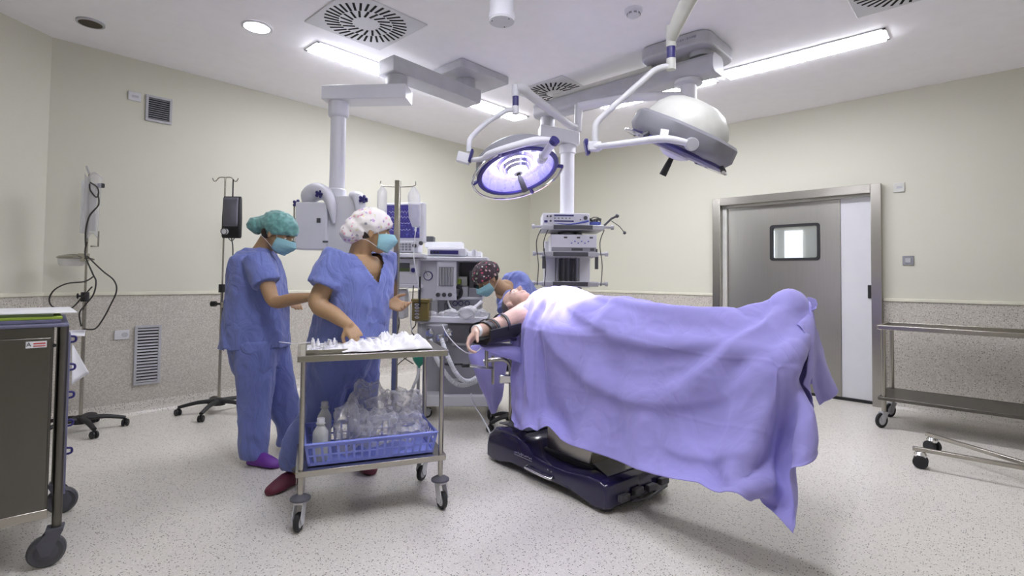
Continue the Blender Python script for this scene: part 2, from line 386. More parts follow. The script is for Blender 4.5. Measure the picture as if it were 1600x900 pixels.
mb = MB(); mb.box((XD+1.2, 1.6, 2.69), (.25, 1.2, .02)); M['cor'] = emit('corridor_fill_glow', (1, .97, .93), 9); tag(obj('added_corridor_lamp', mb, M['cor'], loc=(XD+1.2, 1.6, 2.68)), 'added unseen lamp brightening the corridor beyond the steel door', 'ceiling light')  # unseen lamp, added to brighten the dark corridor behind the pane
# ---------------------------------------------------------------- ceiling fittings
M['tube_light'] = emit('luminaire_diffuser', (.91, .92, 1.0), LIGHT)
M['down_light'] = emit('downlight_lens', (1, .98, .97), 9)
def troffer(x0, x1, y0, y1, label):
    cx, cy = (x0+x1)/2, (y0+y1)/2; t = thing('ceiling_luminaire', label, 'ceiling light', (cx, cy, HC), group='recessed fluorescent luminaires')
    w, h = x1-x0, y1-y0; mb = MB(); b = .022
    z = HC-.004
    mb.box((cx, y0+b/2, z), (w, b, .008)); mb.box((cx, y1-b/2, z), (w, b, .008)); mb.box((x0+b/2, cy, z), (b, h, .008)); mb.box((x1-b/2, cy, z), (b, h, .008))
    obj('frame', mb, 'white2', t)
    mb = MB(); mb.box((cx, cy, HC-.010), (w-2*b, h-2*b, .019)); obj('diffuser', mb, M['tube_light'], t)
    mb = MB(); long_x = w > h; n = 10
    for k in range(1, n):
        if long_x: mb.box((x0+w*k/n, cy, HC-.021), (.005, h-2*b, .004))
        else: mb.box((cx, y0+h*k/n, HC-.021), (w-2*b, .005, .004))
    if long_x: mb.box((cx, cy, HC-.021), (w-2*b, .006, .004))
    else: mb.box((cx, cy, HC-.021), (.006, h-2*b, .004))
    obj('louvre', mb, 'chrome', t)
troffer(1.835, 3.05, 3.81, 4.04, 'recessed fluorescent luminaire between the large swirl diffuser and the left wall')
troffer(3.10, 4.315, 3.81, 4.04, 'recessed fluorescent luminaire behind the left pendant arm')
troffer(4.46, 4.69, 1.83, 3.03, 'recessed fluorescent luminaire behind the long horizontal pendant arm')
troffer(4.46, 4.69, .56, 1.745, 'recessed fluorescent luminaire right of the lamp pendant, fully in view')
troffer(1.25, 2.45, .55, .78, 'added luminaire lighting the foreground, overhead right of the camera, out of view')  # unseen fixture, added to light the foreground floor and drape
troffer(.85, 1.08, 1.1, 2.3, 'added luminaire lighting the foreground, overhead left of the camera, out of view')  # second unseen fixture added for the foreground light
def swirl(cx, cy, a0, label):
    t = thing('swirl_diffuser', label, 'air vent', (cx, cy, HC), group='square swirl air diffusers in the ceiling')
    mb = MB(); mb.box((cx, cy, HC-.005), (.62, .62, .01)); obj('panel', mb, 'white2', t, bevel=.003)
    mb = MB()
    for n, r0, r1, off in ((36, .185, .285, .20), (18, .095, .18, .30)):
        for k in range(n):
            a = a0+2*PI*k/n; d = V((math.cos(a), math.sin(a), 0)); e = V((-math.sin(a), math.cos(a), 0))
            mid = d*((r0+r1)/2); dirn = (d*math.cos(off)+e*math.sin(off)); R = basis(dirn)
            mb.box(V((cx, cy, HC-.0105))+mid, (.016, .003, r1-r0), Matrix((dirn.cross(V((0, 0, 1))), V((0, 0, 1)), dirn)).transposed())
    obj('slots', mb, 'slot', t, smooth=False)
swirl(1.935, 3.275, 0, 'square white swirl diffuser nearest the camera, above the nurses')
swirl(3.93, 3.12, .1, 'square white swirl diffuser above the equipment tower')
swirl(3.85, .37, .2, 'square white swirl diffuser cut off by the top edge, far right')
t = thing('downlight', 'lit round recessed downlight left of the large swirl diffuser', 'ceiling light', (1.43, 3.93, HC))
mb = MB(); mb.lathe([(.105, HC-.001), (.105, HC-.008), (.088, HC-.010), (.085, HC-.001)], (1.43, 3.93, 0), caps=False); obj('trim_ring', mb, 'white2', t)
mb = MB(); mb.lathe([(.001, HC-.006), (.086, HC-.006), (.086, HC-.002)], (1.43, 3.93, 0)); obj('lens', mb, M['down_light'], t)
t = thing('ceiling_speaker', 'small dark round grille in the ceiling, upper left corner', 'speaker', (.59, 4.77, HC))
mb = MB(); mb.lathe([(.085, HC), (.085, HC-.012), (.07, HC-.014)], (.59, 4.77, 0), caps=False); obj('rim', mb, 'lgrey', t)
mb = MB(); mb.lathe([(.001, HC-.016), (.04, HC-.016), (.072, HC-.012)], (.59, 4.77, 0)); obj('grille', mb, plain('brown_grille', (.06, .045, .03), .7), t)
c = pt(990, 15, z=3); t = thing('smoke_detector', 'small round white smoke detector on the ceiling', 'smoke detector', c)
mb = MB(); mb.lathe([(.058, HC), (.058, HC-.018), (.05, HC-.024)], (c.x, c.y, 0)); obj('base', mb, 'white', t)
mb = MB(); mb.lathe([(.043, HC-.024), (.04, HC-.045), (.022, HC-.055), (.002, HC-.056)], (c.x, c.y, 0)); obj('sensor_head', mb, 'white', t)
mb = MB()
for k in range(8):
    a = k*PI/4; mb.box((c.x+.043*math.cos(a), c.y+.043*math.sin(a), HC-.034), (.02, .004, .01), rotm(rz=a+PI/2))
obj('slots', mb, 'grey', t)
c = pt(784, 33, z=2.66)
t = thing('ceiling_mount', 'empty white cylindrical mount hanging from the ceiling, top centre', 'ceiling mount', (c.x, c.y, HC))
mb = MB(); mb.lathe([(.070, HC), (.070, 2.70), (.076, 2.70), (.076, 2.665)], (c.x, c.y, 0), n=36); obj('tube', mb, 'white', t)
mb = MB(); mb.lathe([(.074, 2.665), (.072, 2.655), (.002, 2.655)], (c.x, c.y, 0), n=36)
obj('end_cap', mb, 'white2', t)
for k in range(3):
    a = k*2.1+.5; mb = MB(); mb.cyl((c.x+.058*math.cos(a), c.y+.058*math.sin(a), 2.656), (c.x+.058*math.cos(a), c.y+.058*math.sin(a), 2.65), .004, n=8); obj('screw', mb, 'grey', t)
def grille(label, x0, x1, z0, z1, n, slat):
    t = thing('wall_grille', label, 'vent', ((x0+x1)/2, YB, z0)); y = YB
    off = .012 if z0 < 1 else 0
    w, h = x1-x0, z1-z0; cx, cz = (x0+x1)/2, (z0+z1)/2; b = .02; mb = MB(); yy = y-off-.008
    mb.box((cx, yy, z0+b/2), (w, .016, b)); mb.box((cx, yy, z1-b/2), (w, .016, b)); mb.box((x0+b/2, yy, cz), (b, .016, h-2*b)); mb.box((x1-b/2, yy, cz), (b, .016, h-2*b))
    obj('frame', mb, 'lgrey', t, bevel=.002)
    mb = MB(); mb.box((cx, yy+.006, cz), (w-2*b, .003, h-2*b)); obj('backing', mb, 'slot', t)
    mb = MB()
    for k in range(n): mb.box((cx, yy-.001, z0+b+(h-2*b)*(k+.5)/n), (w-2*b, .0015, (h-2*b)/n*.85), rotm(rx=-.75))
    obj('slats', mb, slat, t, smooth=False)
grille('small square metal air grille high on the left wall', 1.04, 1.235, 2.495, 2.72, 10, 'grey')
grille('tall louvred metal grille low in the granite panel of the left wall', 1.015, 1.205, .245, .745, 18, 'lgrey')
def plate(name, label, c, size, mat, cat, nrm, deco):
    t = thing(name, label, cat, c); n = V(nrm); s = V((0, 0, 1)).cross(n); R = Matrix((s, n, V((0, 0, 1)))).transposed(); c = V(c)
    mb = MB(); mb.box(c+n*.006, (size[0], .012, size[1]), R); obj('cover', mb, mat, t, bevel=.003)
    mb = MB()
    if deco == 'socket': mb.cyl(c+s*size[0]*.2+n*.012, c+s*size[0]*.2+n*.016, size[1]*.28, n=16); obj('socket', mb, 'lgrey', t)
    elif deco == 'switch': mb.box(c+n*.014, (size[0]*.5, .006, size[1]*.5), R); obj('rocker', mb, 'lgrey', t, bevel=.002)
    else: mb.box(c+n*.013+s*size[0]*.05, (size[0]*.5, .004, size[1]*.25), R); obj('slot_cover', mb, 'lgrey', t)
plate('wall_sensor', 'small white box beside the high air grille on the left wall', pt(210, 151, Y=YB-.001), (.09, .075), 'white2', 'wall box', (0, -1, 0), 'x')
plate('wall_socket', 'white wall socket beside the low louvred grille', pt(190, 523, Y=YB-.013), (.10, .075), 'white2', 'socket', (0, -1, 0), 'socket')
plate('wall_socket', 'white wall socket behind the nurse in the green cap', pt(361, 537, Y=YB-.013), (.10, .07), 'white2', 'socket', (0, -1, 0), 'socket')
plate('wall_sensor', 'small white box on the wall at the top right corner of the steel door', pt(1405, 293, X=XD-.001), (.085, .09), 'cream_pl', 'wall box', (-1, 0, 0), 'x')
plate('wall_switch', 'small dark grey square switch on the wall right of the steel door', pt(1419, 407, X=XD-.001), (.085, .085), 'grey', 'switch', (-1, 0, 0), 'switch')
# ---------------------------------------------------------------- ceiling pendants
def arm_box(mb, a, b, w, h, mi=0):
    a = V(a); b = V(b); d = (b-a).normalized(); s = V((-d.y, d.x, 0)).normalized(); u = s.cross(d)*-1
    mb.box((a+b)/2, ((b-a).length, w, h), Matrix((d, s, V((0, 0, 1)))).transposed(), mi)
# left pendant: ceiling plate, two box arms, column, gas and power housing
L0 = V((3.02, 3.42, 0)); L1 = V((2.27, 3.38, 0)); L2 = V((1.985, 3.74, 0))
t = thing('ceiling_pendant', 'white ceiling pendant with two box arms, its column ending in housings behind the nurses', 'pendant', (L0.x, L0.y, HC))
mb = MB(); mb.box((3.06, 3.45, 2.965), (.56, .50, .07)); obj('ceiling_plate', mb, 'lgrey', t, bevel=.008)
mb = MB(); mb.cyl((L0.x, L0.y, 2.93), (L0.x, L0.y, 2.85), .085, n=28); obj('pivot', mb, 'lgrey', t)
mb = MB(); d = (L1-L0).normalized(); arm_box(mb, L0-d*.10+V((0, 0, 2.79)), L1+d*.10+V((0, 0, 2.79)), .19, .12); obj('upper_arm', mb, 'lgrey', t, bevel=.006)
mb = MB(); mb.cyl((L1.x, L1.y, 2.73), (L1.x, L1.y, 2.66), .082, n=28); mb.cyl((L1.x, L1.y, 2.66), (L1.x, L1.y, 2.645), .088, n=28); obj('elbow', mb, 'lgrey', t)
mb = MB(); d = (L2-L1).normalized(); arm_box(mb, L1-d*.10+V((0, 0, 2.59)), L2+d*.10+V((0, 0, 2.59)), .19, .11); obj('lower_arm', mb, 'white', t, bevel=.006)
mb = MB(); mb.lathe([(.078, 2.54), (.078, 2.44), (.072, 2.425), (.055, 2.415), (.055, 2.40)], (L2.x, L2.y, 0)); obj('collar', mb, 'white', t)
mb = MB(); mb.cyl((L2.x, L2.y, 2.42), (L2.x, L2.y, 1.80), .058, n=28); obj('column', mb, 'white', t)
mb = MB(); mb.lathe([(.058, 1.86), (.07, 1.85), (.075, 1.79)], (L2.x, L2.y, 0)); obj('lower_collar', mb, 'white', t)
hr = rotm(rz=YAW-PI/2)     # housing turned to face the room
def hp(dx, dy, z): q = hr @ V((dx, dy, 0)); return V((L2.x+q.x, L2.y+q.y, z))
mb = MB(); mb.box(hp(.07, .02, 1.52), (.26, .17, .56), hr); obj('service_column', mb, 'white2', t, bevel=.012)
mb = MB(); mb.box(hp(-.155, -.03, 1.56), (.24, .16, .36), hr); hb = obj('power_housing', mb, 'white', t, bevel=.01)
mb = MB(); mb.box(hp(-.095, -.113, 1.60), (.028, .006, .035), hr); obj('socket', mb, 'dgrey', hb); mb = MB(); mb.box(hp(-.04, -.113, 1.44), (.04, .006, .014), hr); obj('latch', mb, 'dgrey', hb)
mb = MB(); mb.tube([hp(-.21, 0, 1.74), hp(-.19, -.03, 1.80), hp(-.13, -.05, 1.83), hp(-.05, -.07, 1.80), hp(0, -.1, 1.70), hp(.02, -.11, 1.58)], [.05, .075, .08, .07, .05, .015], n=16, smooth=4, flat=.7); obj('shoulder_cover', mb, 'white', t)
mb = MB(); mb.tube([hp(.14, -.02, 1.80), hp(.19, -.06, 1.78), hp(.20, -.09, 1.66)], [.05, .05, .02], n=14, smooth=4, flat=.8); obj('shoulder_cover', mb, 'white', t)
for dx, dz in ((-.09, 1.80), (.24, 1.765), (-.30, 1.74)):
    mb = MB()
    for k in range(5):
        a = k*2*PI/5; mb.ell(hp(dx+.024*math.cos(a), -.12 if dx > -.2 else -.02, dz+.02*math.sin(a)), .013, n=8, m=6)
    mb.cyl(hp(dx, -.03, dz), hp(dx, -.14 if dx > -.2 else -.04, dz), .012, n=10); obj('star_knob', mb, 'navy_t', t)
mb = MB(); mb.box(hp(-.06, .02, 1.12), (.07, .10, .42), hr); obj('lower_column', mb, 'grey', t, bevel=.006)
mb = MB(); mb.tube([hp(-.34, -.02, 1.62), hp(-.30, -.02, 1.62)], .007); mb.tube([hp(-.34, -.02, 1.44), hp(-.28, -.02, 1.44)], .006); mb.tube([hp(-.32, -.02, 1.75), hp(-.32, -.02, 1.42)], .006); obj('side_rail', mb, 'steel', t); mb = MB(); mb.box(hp(-.13, -.02, 1.05), (.06, .02, .03), hr); obj('rail_clamp', mb, 'steel', t)
# right pendant: long arm, short arm, column and equipment shelves
P0 = V((3.80, 1.62, 0)); P1 = V((3.80, 3.12, 0)); P2 = V((3.945, 2.99, 0))
t = thing('ceiling_pendant', 'ceiling pendant with a long horizontal arm and a column carrying the equipment shelves', 'pendant', (P0.x, P0.y, HC))
mb = MB(); mb.prism(rrect(.56, .56, .10, 6), 2.90, 3.0, (3.88, 1.77, 0)); q = obj('ceiling_plate', mb, 'lgrey', t, bevel=.015)
Rt = Matrix(((0, 0, -1), (-1, 0, 0), (0, 1, 0))).transposed()
mb = MB()
for k, wd in enumerate((.012, .014, .006, .013, .012, .004, .013, .012, .018, .02)): mb.box((3.602, 1.745-.018*k, 2.955), (.004, wd, .014 if k % 3 else .018))
obj('maker_mark', mb, 'grey', q)
mb = MB(); mb.cyl((P0.x, P0.y, 2.90), (P0.x, P0.y, 2.865), .09, n=28); obj('pivot', mb, 'lgrey', t)
mb = MB(); mb.prism(rrect(.20, .145, .045, 5), -1.62, .13, (P0.x, P0.y, 2.79), Matrix(((1, 0, 0), (0, 0, 1), (0, -1, 0))).transposed())
mb = MB()
for y in (0,): 
    sec = rrect(.20, .145, .045, 5); mb.rings([[V((P0.x+a, yy, 2.785+b)) for a, b in sec] for yy in (1.49, 3.22)])
obj('long_arm', mb, 'lgrey', t, bevel=.004)
mb = MB()
for k in range(1): mb.rings([[V((P0.x-.02+a*.55, yy, 2.875+b*.35)) for a, b in sec] for yy in (2.0, 3.0)])
obj('cable_cover', mb, 'cream_pl', t)
mb = MB(); mb.cyl((P1.x, P1.y, 2.72), (P1.x, P1.y, 2.62), .07, n=28); obj('elbow', mb, 'lgrey', t)
mb = MB(); d = (P2-P1).normalized()
for a, b, w_, h_ in (((P1-d*.08)+V((0, 0, 2.565)), (P2+d*.10)+V((0, 0, 2.51)), .18, .13),): arm_box(mb, a, b, w_, h_)
obj('short_arm', mb, 'white2', t, bevel=.01)
mb = MB(); mb.lathe([(.075, 2.46), (.078, 2.44), (.078, 2.38), (.06, 2.37)], (P2.x, P2.y, 0)); obj('collar', mb, 'white', t)
mb = MB(); mb.cyl((P2.x, P2.y, 2.40), (P2.x, P2.y, 1.60), .066, n=28); obj('column', mb, 'white', t)
tw = rotm(rz=YAW-PI/2)
def tp(dx, dy, z): q = tw @ V((dx, dy, 0)); return V((P2.x+q.x, P2.y+q.y, z))
mb = MB()
for x in (-.17, .17): mb.box(tp(x*.55, -.02, 1.36), (.02, .12, .62), tw)
mb.box(tp(0, .05, 1.36), (.30, .03, .62), tw); obj('service_column', mb, 'grey', t, bevel=.004)
mb = MB(); mb.box(tp(-.16, .03, 1.32), (.11, .09, .44), tw, 0); mb.box(tp(.17, .03, 1.32), (.11, .09, .44), tw); obj('side_column', mb, 'white2', t, bevel=.01)
mb = MB()
for x in (-.045, 0, .045): mb.box(tp(x, .025, 1.34), (.02, .02, .56), tw)
obj('channel_rails', mb, 'dgrey', t)
def shelf(z, w_, x0=0):
    mb = MB(); mb.box(tp(x0, -.12, z), (w_, .42, .045), tw); s = obj('shelf', mb, 'lgrey', t, bevel=.008)
    mb = MB(); mb.box(tp(x0, -.335, z), (w_*.62, .012, .036), tw); obj('front_strip', mb, 'dgrey', s)
    for sx in (-1, 1):
        mb = MB(); mb.cyl(tp(x0+sx*w_*.5, -.31, z+.005), tp(x0+sx*(w_*.5+.07), -.31, z+.005), .012, n=12); mb.cyl(tp(x0+sx*(w_*.5+.06), -.31, z+.005), tp(x0+sx*(w_*.5+.085), -.31, z+.005), .022, n=14); obj('rail_end', mb, 'lgrey', s)
shelf(1.64, .56, .02); shelf(1.40, .50, .0); shelf(1.135, .50)
for sx in (-1, 1):
    mb = MB(); mb.cyl(tp(sx*.235, -.31, 1.40), tp(sx*.235, -.31, 1.27), .016, n=14); mb.cyl(tp(sx*.235, -.31, 1.45), tp(sx*.235, -.31, 1.40), .008, n=10); g = obj('holder', mb, 'dgrey', t)
for x in (-.265, -.20, .30):
    mb = MB(); mb.tube([tp(x, -.32, 1.62), tp(x-.04, -.33, 1.5), tp(x-.02, -.34, 1.3), tp(x-.03, -.33, 1.12)], .004, smooth=5); obj('hanging_cable', mb, 'cable', t)
mb = MB(); mb.tube([tp(.30, -.3, 1.66), tp(.36, -.34, 1.72), tp(.40, -.34, 1.74)], .010, n=8); mb.ell(tp(.41, -.34, 1.745), .018, n=10, m=8); mb.tube([tp(.36, -.34, 1.70), tp(.43, -.35, 1.65), tp(.47, -.35, 1.60)], .004, n=6); mb.ell(tp(.475, -.35, 1.595), .015, n=10, m=8); obj('clamp_arm', mb, 'dgrey', t)
# units on the shelves
def unit(label, z, w_, h_, x0, mat, deco):
    u = thing('equipment_unit', label, 'medical device', tp(x0, -.13, z)); mb = MB(); mb.box(tp(x0, -.13, z+h_/2), (w_, .36, h_), tw); obj('housing', mb, mat, u, bevel=.006)
    f = -.13-.18-.002; deco(u, x0, z, f, h_, w_); return u
def deco1(u, x0, z, f, h, w_):
    mb = MB(); mb.box(tp(x0-.02, f, z+h*.80), (w_*.42, .004, h*.13), tw); mb.box(tp(x0-.02, f, z+h*.32), (w_*.42, .004, h*.12), tw); mb.box(tp(x0-w_*.43, f, z+h*.28), (.03, .004, .02), tw); obj('display', mb, 'navy_t', u)
    for xx, zz, r in ((-.40, .72, .008), (-.33, .72, .009), (-.33, .32, .009), (.30, .45, .006), (.41, .6, .018)):
        mb = MB(); mb.cyl(tp(x0+w_*xx, f+.004, z+h*zz), tp(x0+w_*xx, f-.012, z+h*zz), r, n=14); obj('knob', mb, 'dgrey', u)
    mb = MB(); mb.tube([tp(x0-w_*.25, f, z+h*.15), tp(x0+w_*.1, f, z+h*.06), tp(x0+w_*.48, f, z+h*.35)], [.001, .006, .010], n=6, smooth=4); obj('swoosh', mb, 'blue_t', u)
    mb = MB()
    for k in range(5): mb.box(tp(x0-.10+k*.033, f, z+h*.56), (.014, .004, .012), tw)
    obj('buttons', mb, 'grey', u)
def deco2(u, x0, z, f, h, w_):
    mb = MB()
    for xx in (-.18, .10, .38): mb.box(tp(x0+w_*xx, f, z+h*.82), (.03, .004, .014), tw)
    mb.box(tp(x0+.03, f, z+h*.14), (.10, .004, .022), tw); mb.box(tp(x0+w_*.40, f, z+h*.14), (.035, .004, .022), tw); obj('display', mb, 'dgrey', u)
    mb = MB()
    for k in range(6): mb.box(tp(x0+(-.02+k*.03), f, z+h*(.5+.1*(k % 2))), (.012, .004, .01), tw)
    obj('buttons', mb, 'blue_t', u)
    mb = MB(); mb.box(tp(x0, f+.001, z+h*.14), (w_*.96, .003, h*.24), tw); obj('lower_panel', mb, 'grey', u)
unit('silver surgical unit with a blue swoosh on the top shelf of the equipment tower', 1.663, .42, .105, -.04, 'white', deco1)
unit('white surgical generator on the middle shelf of the equipment tower', 1.423, .41, .155, .03, 'white', deco2)
u = thing('blue_dish', 'small blue tray with coiled leads beside the unit on the top shelf', 'tray', tp(.24, -.2, 1.663))
mb = MB(); mb.lathe([(.03, 1.664), (.05, 1.675), (.058, 1.70), (.05, 1.70), (.03, 1.68), (.002, 1.68)], tp(.235, -.2, 0), n=20); obj('dish', mb, 'blue_t', u)
for k in range(3):
    mb = MB(); c0 = tp(.235, -.2, 0); mb.tube([V((c0.x+.05*math.cos(a)*(1+.2*k), c0.y+.05*math.sin(a), 1.71+.012*k+.01*math.sin(3*a+k))) for a in [i*PI/5 for i in range(11)]], .0045, n=6, smooth=2); obj('coiled_lead', mb, 'cable', u)

# ---------------------------------------------------------------- surgical lamps
def tubeP(mb, pts, r, **k): mb.tube([pt(x, y, d=dd) for x, y, dd in pts], r, **k)
def lamp_frame(n, c, major):
    n = V(n).normalized(); x = V(major); x = (x-n*x.dot(n)).normalized(); y = n.cross(x); return Matrix((x, y, n)).transposed(), V(c)
# lamp with lit dish, left
c1 = pt(809, 268, d=3.35)
n1 = (-cF*.36+(cR*.27-cU*.96)*.93)
R1, C1 = lamp_frame(n1, c1, cR*math.cos(.3)+cU*math.sin(.3))
t = thing('surgical_lamp', 'lit round surgical lamp facing the camera, grey rim and black handle, left of the two', 'surgical lamp', C1)
def lp(x, y, z, R=None, C=None): return (C or C1)+(R or R1) @ V((x, y, z))
def lathe_in(mb, R, C, prof, n=48, caps=True): return mb.rings([[C+R @ V((math.cos(2*PI*i/n)*r, math.sin(2*PI*i/n)*r, h)) for i in range(n)] for r, h in prof], caps)
mb = MB(); lathe_in(mb, R1, C1, [(.05, -.17), (.12, -.165), (.22, -.13), (.255, -.10), (.268, -.03), (.268, .0), (.255, .005), (.235, -.02)], caps=False); mb.add([lp(0, 0, -.17)], []); h = obj('housing', mb, 'lampgrey', t)
mb = MB(); lathe_in(mb, R1, C1, [(.001, -.172), (.05, -.17)]); obj('rear_cap', mb, 'lampgrey', h)
mb = MB(); lathe_in(mb, R1, C1, [(.268, .0), (.272, .008), (.266, .014), (.243, .014), (.238, .004)], caps=False); obj('blue_rim', mb, 'navy_t', t)
m_, N_, L_, p_ = new_mat('reflector_facets'); setp(p_, base=(.72, .70, .95), rough=.22, metal=.75)
vec = coords(N_, L_); n_ = noise_tex(N_, L_, vec, 14, 2); bump(N_, L_, p_, n_, .5, .02); M['reflector'] = m_
mb = MB(); lathe_in(mb, R1, C1, [(.24, .002), (.20, -.055), (.14, -.10), (.08, -.125), (.001, -.13)], n=24, caps=False); obj('reflector', mb, 'reflector', t, smooth=False)
M['lampglass'] = glassy('lamp_glass', (.70, .68, .98), .04, .06, .10)
mb = MB(); lathe_in(mb, R1, C1, [(.001, .012), (.12, .011), (.242, .006)], caps=False); obj('front_glass', mb, 'lampglass', t)
M['bulb'] = emit('lamp_bulb', (.92, .92, 1), 45)
mb = MB(); lathe_in(mb, R1, C1, [(.001, .0), (.050, .0), (.062, -.02), (.066, -.09), (.04, -.12), (.001, -.12)], n=24); obj('bulb', mb, M['bulb'], t)
for r_, h0 in ((.090, -.02), (.115, -.045), (.072, .0)):
    mb = MB(); lathe_in(mb, R1, C1, [(r_, h0), (r_+.012, h0-.02), (r_+.008, h0-.022), (r_-.004, h0)], caps=False); obj('baffle_ring', mb, 'chrome', t)
mb = MB(); lathe_in(mb, R1, C1, [(.001, .022), (.030, .020), (.036, .008)], n=24); obj('hub', mb, 'white', t)
mb = MB(); mb.tube([lp(0, 0, .02), lp(.004, -.0, .06), lp(.01, .0, .15)], [.013, .017, .02], n=14); obj('handle', mb, 'black', t)
mb = MB(); mb.ring_tube(C1+R1 @ V((0, 0, .02)), .302, .008, R1.col[2], n=56, m=8, a0=math.radians(150), a1=math.radians(390)); o_ = obj('grab_rail', mb, 'chrome', t)
for a in (150, 215, 325, 390):
    a = math.radians(a); B_ = basis(R1.col[2]); dd = B_ @ V((math.cos(a), math.sin(a), 0)); mb = MB(); mb.tube([C1+dd*.262+R1 @ V((0, 0, .005)), C1+dd*.302+R1 @ V((0, 0, .02))], .013, n=8); obj('rail_bracket', mb, 'navy_t', t)
mb = MB(); q = pt(834, 232, d=3.22); mb.box(q, (.035, .004, .045), Matrix((cR, cF, cU)).transposed()); obj('rating_label', mb, 'paper', h)
mb = MB(); mb.tube([pt(738, 250, d=3.28), pt(755, 248, d=3.16), pt(766, 240, d=3.07), pt(800, 229, d=3.02), pt(835, 220, d=3.01), pt(858, 219, d=3.02)], [.014, .018, .020, .022, .024, .018], n=14, smooth=5, round_ends=True); obj('yoke', mb, 'white', t)
mb = MB(); mb.cyl(pt(849, 244, d=3.12), pt(864, 223, d=3.02), .023, n=20); mb.cyl(pt(845, 249, d=3.15), pt(849, 244, d=3.11), .032, n=20); y_ = obj('yoke_pivot', mb, 'white', t)
mb = MB(); mb.cyl(pt(864, 223, d=3.02), pt(868, 218, d=3.0), .029, n=20); obj('pivot_cap', mb, 'navy_t', t)
mb = MB(); mb.box(pt(725, 247, d=3.30), (.085, .06, .065), Matrix((cR, cF, cU)).transposed() @ rotm(ry=.25)); obj('swivel_box', mb, 'white', t, bevel=.006)
mb = MB(); mb.box(pt(736, 244, d=3.29), (.016, .066, .085), Matrix((cR, cF, cU)).transposed() @ rotm(ry=.25)); obj('swivel_cover', mb, 'navy_t', t, bevel=.006)
mb = MB(); tubeP(mb, [(733, 237, 3.3), (733, 226, 3.3), (737, 214, 3.32), (760, 192, 3.38), (781, 179, 3.42), (792, 173, 3.45), (803, 172, 3.47)], .0165, n=14, smooth=5); obj('curved_arm', mb, 'white', t)
mb = MB(); mb.cyl(pt(805.5, 151, d=3.47), pt(805.5, 166, d=3.47), .021, n=18); obj('joint_band', mb, 'navy_t', t)
mb = MB(); mb.cyl(pt(805.5, 166, d=3.47), pt(805.5, 178, d=3.47), .023, n=18); obj('joint', mb, 'white', t); mb = MB(); mb.cyl(pt(805.5, 133, d=3.47), pt(805.5, 151, d=3.47), .025, n=18); obj('joint', mb, 'white', t)
mb = MB(); tubeP(mb, [(806, 137, 3.47), (818, 139, 3.50), (830, 150, 3.58), (868, 178, 3.8), (888, 194, 3.95), (899, 199, 4.02)], [.032, .036, .032, .03, .028, .026], n=16, smooth=4, flat=1); obj('spring_arm', mb, 'white2', t)
mb = MB(); mb.cyl(pt(904, 164, d=4.05), pt(903, 206, d=4.05), .030, n=20); obj('elbow', mb, 'white2', t)
sp = V((3.80, 1.72, 0))
mb = MB(); mb.tube([pt(904, 167, d=4.05), V((3.55, 2.05, 2.60)), V((sp.x, sp.y, 2.60))], .034, n=16, smooth=3); obj('horizontal_arm', mb, 'white', t)
mb = MB(); mb.cyl((sp.x, sp.y, 2.71), (sp.x, sp.y, 2.50), .062, n=28); mb.lathe([(.062, 2.71), (.105, 2.715), (.105, 2.69), (.062, 2.68)], (sp.x, sp.y, 0)); obj('spindle', mb, 'white2', t)
# lamp seen edge on, right
c2 = pt(1062, 222, d=2.95)
n2 = (cF*.29+(-cR*.40-cU*.915)*.99)
R2, C2 = lamp_frame(n2, c2, cR*.915-cU*.40)
t = thing('surgical_lamp', 'surgical lamp seen edge on with a pale domed back, right of the two', 'surgical lamp', C2)
l2 = lambda x, y, z: C2+R2 @ V((x, y, z))
def octo(r, h, n=48, k=8, sq=.25):
    out = []
    for i in range(n):
        a = 2*PI*i/n; b = (a+PI/k) % (2*PI/k)-PI/k; q = math.cos(PI/k)/math.cos(b); rr = r*(1-sq+sq*q*1.03); out.append(l2(rr*math.cos(a), rr*math.sin(a), h))
    return out
mb = MB(); mb.rings([octo(.285, -.085, sq=.8), octo(.30, -.07, sq=.8), octo(.305, .0, sq=.8), octo(.285, .03, sq=.6), octo(.26, .045, sq=.3)], True); h = obj('housing', mb, 'lampgrey', t)
mb = MB(); lathe_in(mb, R2, C2, [(.24, -.085), (.235, -.11), (.21, -.16), (.165, -.205), (.11, -.23), (.05, -.24), (.001, -.241)]); obj('dome_cover', mb, 'cream_pl', t)
mb = MB(); lathe_in(mb, R2, C2, [(.272, .035), (.275, .05), (.25, .062), (.001, .062)]); obj('blue_rim', mb, 'navy_t', t)
mb = MB(); lathe_in(mb, R2, C2, [(.235, .0625), (.15, .066), (.001, .067)], n=40); obj('front_glass', mb, 'lampglass', t)
mb = MB(); lathe_in(mb, R2, C2, [(.09, .067), (.085, .078), (.05, .095), (.02, .10), (.001, .10)], n=30); obj('hub', mb, 'white', t)
mb = MB(); mb.tube([l2(0, 0, .095), l2(0, 0, .14), l2(0, 0, .205)], [.014, .018, .021], n=14); obj('handle', mb, 'black', t)
for sgn in (-1, 1):
    mb = MB(); Rl = R2.col[2]; B_ = basis(Rl); tgt = l2(sgn*.30, -.05 if sgn > 0 else 0, .05)
    aa = math.atan2((tgt-C2).dot(B_.col[1]), (tgt-C2).dot(B_.col[0])); mb.ring_tube(C2+R2 @ V((0, 0, .058)), .305, .010, Rl, n=24, m=8, a0=aa-.75, a1=aa+.75); obj('grab_rail', mb, 'chrome', t)
    for k in (-.7, .7):
        dd = B_ @ V((math.cos(aa+k), math.sin(aa+k), 0)); mb = MB(); mb.tube([C2+dd*.27+R2 @ V((0, 0, .03)), C2+dd*.305+R2 @ V((0, 0, .058))], .014, n=8); obj('rail_bracket', mb, 'dgrey', t)
